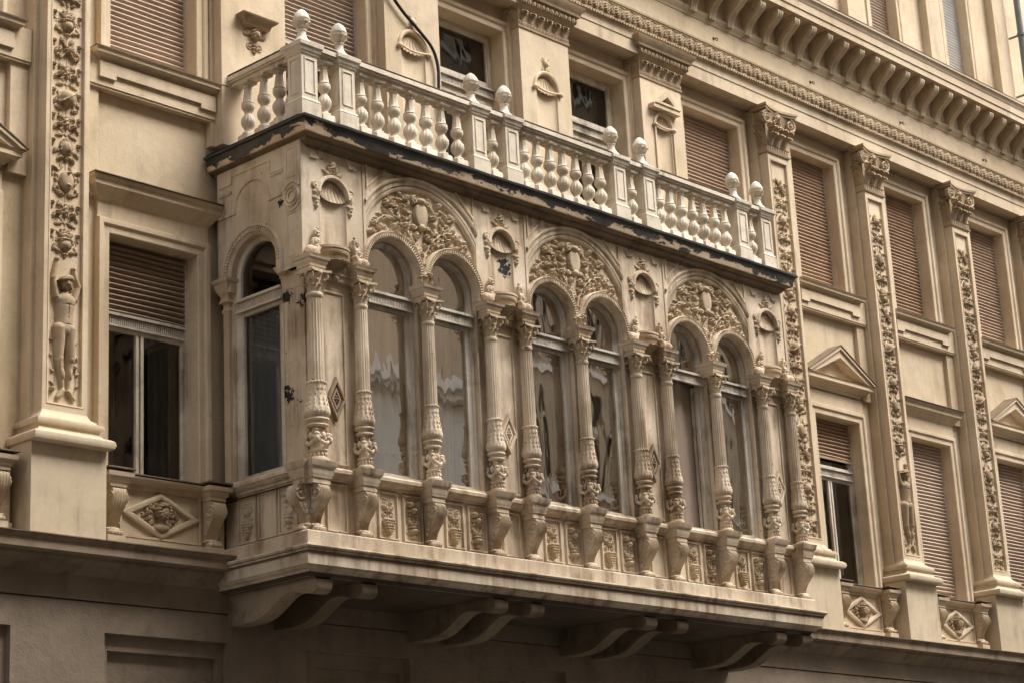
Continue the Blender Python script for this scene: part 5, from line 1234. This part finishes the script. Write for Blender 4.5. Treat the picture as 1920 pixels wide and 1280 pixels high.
# ------------------------------------------------------------------ balustrade
BAL = thing("stone_balustrade", "pale stone balustrade with vase balusters round the roof terrace of the oriel", "balustrade", (21.0, .15, 10.14))
PX = [16.08, 16.735, 19.225, 19.90, 22.27, 22.97, 25.32, 25.97]; YB = .14
m = MB(); m.block(-.165, .165, -.165, .165, [(0, 10.14), (0, 10.37), (.004, 10.375)]); m.block(-.15, .15, -.15, .15, [(.01, 10.375), (.005, 10.40), (-.015, 10.42)], caps=False)
m.block(-.135, .135, -.135, .135, [(0, 10.42), (0, 11.02), (.02, 11.035), (.02, 11.05), (.04, 11.07), (.045, 11.11), (.065, 11.13), (.07, 11.18), (.05, 11.195)])
for a in range(4):
    ca, sa = round(math.cos(a*PI/2)), round(math.sin(a*PI/2))
    m.T = lambda P, ca=ca, sa=sa: np.stack([P[:, 0]*ca-P[:, 1]*sa, P[:, 0]*sa+P[:, 1]*ca, P[:, 2]], 1)
    frame(m, -.075, .075, 10.50, 10.96, -.135, .018, .012)
m.T = None; ped0 = m.build("pedestal", 'stone', BAL, (0, 0, 10.14))
d = Vector((PX[0], YB+.02, 0)); WL[ped0] += d; ped0.location = WL[ped0]-WL[BAL]
for x in PX[1:]: dup(ped0, BAL, (x-PX[0], 0, 0))
def rail(x0, x1):
    m = MB(); m.box(x0, x1, YB-.085, YB+.085, 11.045, 11.090); m.box(x0, x1, YB-.125, YB+.125, 11.090, 11.115); m.box(x0, x1, YB-.15, YB+.15, 11.115, 11.175); m.box(x0, x1, YB-.13, YB+.13, 11.175, 11.190)
    m.mi = 1; m.box(x0, x1, YB-.153, YB+.153, 11.191, 11.200)
    return m.build("rail", ['stone', 'cap'], BAL, ((x0+x1)/2, YB, 11))
for i in range(7): rail(PX[i]+.14, PX[i+1]-.14)
m = MB(); xr = PX[0]-.0
m.box(xr-.085, xr+.085, .29, 1.52, 11.045, 11.090); m.box(xr-.12, xr+.12, .29, 1.52, 11.090, 11.115); m.box(xr-.145, xr+.145, .29, 1.52, 11.115, 11.175); m.box(xr-.125, xr+.125, .29, 1.52, 11.175, 11.190); m.mi = 1; m.box(xr-.15, xr+.15, .29, 1.52, 11.191, 11.200); m.build("rail", ['stone', 'cap'], BAL, (xr, .9, 11))
m = MB(); m.box(PX[7]-.145, PX[7]+.145, .29, 1.75, 11.045, 11.190); m.build("rail", 'stone', BAL, (PX[7], .9, 11))
q = MB(); q.block(-.085, .085, -.085, .085, [(.012, 10.1400), (.01, 10.2792), (0, 10.2953)]); 
q.lathe([(.075, 10.2899), (.085, 10.3060), (.075, 10.3274), (.05, 10.3435), (.045, 10.3649), (.06, 10.3917), (.085, 10.4292), (.098, 10.4720), (.095, 10.5149), (.07, 10.5630), (.045, 10.5952), (.042, 10.6112), (.052, 10.6220), (.05, 10.6327)], n=40, mod=lambda r, z, a: r-(.011*abs(math.sin(a*7)) if 10.3756 < z < 10.5684 else 0))
q.lathe([(.05, 10.6327), (.075, 10.6594), (.086, 10.6916), (.086, 10.7237), (.078, 10.7398), (.084, 10.7505), (.072, 10.7612), (.066, 10.7826), (.056, 10.8683), (.047, 10.9433), (.044, 10.9593), (.056, 10.9700), (.056, 10.9861), (.046, 10.9914), (.05, 11.0075), (.07, 11.0236)], n=40, mod=lambda r, z, a: r-(.007*abs(math.sin(a*4)) if 10.7612 < z < 10.9540 else 0))
q.block(-.075, .075, -.075, .075, [(0, 11.0129), (.012, 11.0236), (.015, 11.0450)])
b0 = q.build("baluster", 'stone', BAL, (0, 0, 10.14)); b0.data.transform(Matrix.Diagonal((1.05, 1.05, 1, 1))); pos = []
for y in (1.26, .93, .62, .36): pos.append((PX[0], y+.0))
for a, b in ((0, 1), (2, 3), (4, 5), (6, 7)): pos.append(((PX[a]+PX[b])/2+.02, YB))
for a, b in ((1, 2), (3, 4), (5, 6)):
    for k in range(7): t0, t1 = PX[a]+.34, PX[b]-.34; pos.append((t0+(t1-t0)*k/6, YB))
for i, (x, y) in enumerate(pos):
    if i == 0: WL[b0] += Vector((x, y, 0)); b0.location = WL[b0]-WL[BAL]
    else: nb = dup(b0, BAL, (x-pos[0][0], y-pos[0][1], 0)); nb.rotation_euler = (rnd.uniform(-.006, .006), rnd.uniform(-.006, .006), rnd.uniform(-.09, .09)); k_ = rnd.uniform(.96, 1.02); nb.scale = (k_, k_, 1)

# finials
q = MB(); q.block(-.135, .135, -.135, .135, [(0, 11.197), (0, 11.225), (-.02, 11.235)]); q.lathe([(.13, 11.23), (.125, 11.255), (.105, 11.275), (.085, 11.30), (.068, 11.34), (.06, 11.38), (.06, 11.405), (.074, 11.42), (.068, 11.44), (.05, 11.45)], n=24)
foot = q
def conem(r, z, a): return r*(.95+.05*abs(math.sin(a*6)))
q2 = MB()
q2.lathe([(.045, 11.44), (.08, 11.455), (.108, 11.49), (.126, 11.535), (.132, 11.565), (.105, 11.57)], n=42, mod=lambda r, z, a: r-.010*abs(math.sin(a*5)))
for k in range(7): a = 2*PI*k/7; q2.leaf((.092*math.cos(a), .092*math.sin(a), 11.47), a, .10, .045, .5, .22)
q3 = MB(); q3.lathe([(.105, 11.565), (.122, 11.58), (.125, 11.592), (.121, 11.61), (.106, 11.65), (.082, 11.69), (.053, 11.722), (.025, 11.742), (0, 11.748)], n=42, mod=conem)
names = ["on the corner pedestal where the balustrade turns", "on the second pedestal, next to the corner one", "on the third pedestal from the corner",
         "on the fourth pedestal, above the star shaped hole", "on the fifth pedestal from the corner", "on the sixth pedestal, near the gabled niche",
         "on the last pedestal but one", "on the last pedestal, beside the carved pilaster"]
fs = []
for i, x in enumerate(PX):
    T = thing("stone_finial", "white pine cone finial "+names[i], "finial", (x, YB+.02, 11.197), "pine cone finials on the balustrade")
    for mb_, nm, mt in ((foot, "foot", 'white'), (q2, "leaf_cup", 'stone'), (q3, "cone", 'white')):
        if i == 0:
            o = mb_.build(nm, mt, None, (0, 0, 11.197)); fs.append(o)
            o.parent = T; o.location = (0, 0, 0)
        else:
            o = fs[("foot", "leaf_cup", "cone").index(nm)].copy(); COL.objects.link(o); o.parent = T; o.location = (0, 0, 0); o.rotation_euler = (0, 0, 0 if nm == 'foot' else i*.7)
    T.rotation_euler = (rnd.uniform(-.02, .02), rnd.uniform(-.02, .02), 0); T.scale = (.93, .93, .95)

# ------------------------------------------------------------------ small separate things
m = MB(); y = 1.44
cp_ = crom([(18.9, y, 13.42), (19.2, y, 13.15), (19.55, y, 12.92), (19.80, y, 12.72), (19.90, y, 12.45), (19.90, y, 12.1), (19.93, y, 11.7), (20.0, y, 11.3), (20.02, y, 10.9)], 5)
m.tube(cp_, .025, 9); c_ = m.build("cable", 'cable', None, (19.9, 1.44, 12)); c_['label'] = "thick black cable bent down the face of the second terrace pier"; c_['category'] = "cable"
m = MB(); px0 = 38.02
m.tube([(px0, 1.2, 21), (px0, 1.2, 16.45)], .07, 14)
for z in (17.0, 18.4, 19.8): m.tube([(px0, 1.2, z-.03), (px0, 1.2, z+.03)], .09, 14); m.box(px0-.015, px0+.015, 1.2, 1.5, z-.02, z+.02)
c_ = m.build("downpipe", 'pipe', None, (px0, 1.2, 16.4)); c_['label'] = "grey zinc downpipe running down the attic wall above the bracketed cornice"; c_['category'] = "downpipe"
CH = thing("chair", "dark wooden chair back seen behind the glass of the oriel's narrow flank window", "chair", (16.45, .75, 5.42))
m = MB(); m.prism([(-.2, 0), (.2, 0), (.2, .55), (.1, .63), (-.1, .63), (-.2, .55)], -.02, .02, back=True); m.v = [v+np.array((16.45, .62, 5.75)) for v in m.v]; m.build("backrest", 'chair', CH, (16.45, .62, 5.75))
m = MB(); m.box(16.25, 16.65, .6, 1.0, 5.70, 5.75); m.build("seat", 'chair', CH, (16.45, .8, 5.7))
for a, b in ((16.27, .62), (16.63, .62), (16.27, .98), (16.63, .98)): m = MB(); m.box(a-.02, a+.02, b-.02, b+.02, 5.42, 5.70); m.build("leg", 'chair', CH, (a, b, 5.42))

# ------------------------------------------------------------------ street and the unseen houses across it, made tall to shade the lower facade
m = MB(); m.add([(-300, -300, -1.75), (400, -300, -1.75), (400, 300, -1.75), (-300, 300, -1.75)], [(0, 1, 2, 3)]); o = m.build("street", 'asph', None, (0, 0, -1.75)); o['kind'] = "structure"
for a, b in ((-2.2, 1.62), (-20.9, -17.2)):
    m = MB(); m.box(-60, 120, a, b, -1.75, -1.62); o = m.build("pavement", 'pave', None, (20, a, -1.75)); o['kind'] = "structure"
def facing(x0, x1, h, mat, label, nf):
    T = thing("town_house", label, "building", ((x0+x1)/2, -25, -1.65)); YO = -21.0
    xs = np.arange(x0+1.6, x1-1.2, 2.9); zs_ = [1.2+3.9*k for k in range(nf)]
    m = MB(); m.prism(rect(x0, -1.65, x1, h), -21.0, -21.4, [rect(x-.85, z, x+.85, z+2.9) for x in xs for z in zs_ if z+3.0 < h]); m.box(x0, x1, -30, -21.5, -1.65, h-.3); m.build("wall", mat, T, ((x0+x1)/2, -21, -1.65))
    m = MB(); m.box(x0, x1, -21.0, -20.35, h-.25, h+.1); m.box(x0, x1, -21.0, -20.6, h-.45, h-.25); m.build("cornice", 'opp2', T, ((x0+x1)/2, -21, h))
    for z in zs_:
        if z+3.0 >= h: continue
        m = MB(); m.box(x0, x1, -21.0, -20.85, z-.35, z-.15); m.build("string_course", 'opp2', T, ((x0+x1)/2, -21, z))
    for x in xs:
        for z in zs_:
            if z+3.0 >= h or z < 9: continue
            m = MB(); m.box(x-.85, x+.85, -21.39, -21.3, z, z+2.9); w = m.build("window", 'room', T, (x, -21.3, z)); m = MB(); m.box(x-.05, x+.05, -21.25, -21.15, z, z+2.9); m.box(x-.85, x+.85, -21.25, -21.15, z+1.95, z+2.07); m.build("frame", 'frame', w, (x, -21.2, z))
facing(-40, 33.9, 34, 'opp', "tan house across the street, facing the oriel", 8)
facing(34, 41.5, 15.2, 'opp2', "low pale house across the street between two taller ones", 4)
facing(41.6, 85, 34, 'opp', "tallest tan house across the street, further along", 8)

def beside(x0, x1, h, label):
    T = thing("town_house", label, "building", ((x0+x1)/2, 8, -1.65))
    m = MB(); m.box(x0, x1, 1.9, 14, -1.65, h); m.build("wall", 'opp', T, ((x0+x1)/2, 1.9, -1.65))
    m = MB(); m.box(x0, x1, 1.3, 1.9, h-.5, h); m.build("cornice", 'opp2', T, ((x0+x1)/2, 1.6, h))
    for z in (4.2, 9.0, 13.6): m = MB(); m.box(x0, x1, 1.7, 1.9, z, z+.25); m.build("string_course", 'opp2', T, ((x0+x1)/2, 1.8, z))
beside(-50, 3.9, 21, "plain tan house adjoining the carved one, nearer the camera"); beside(46.1, 120, 20, "plain tan house adjoining the carved one at its far end")
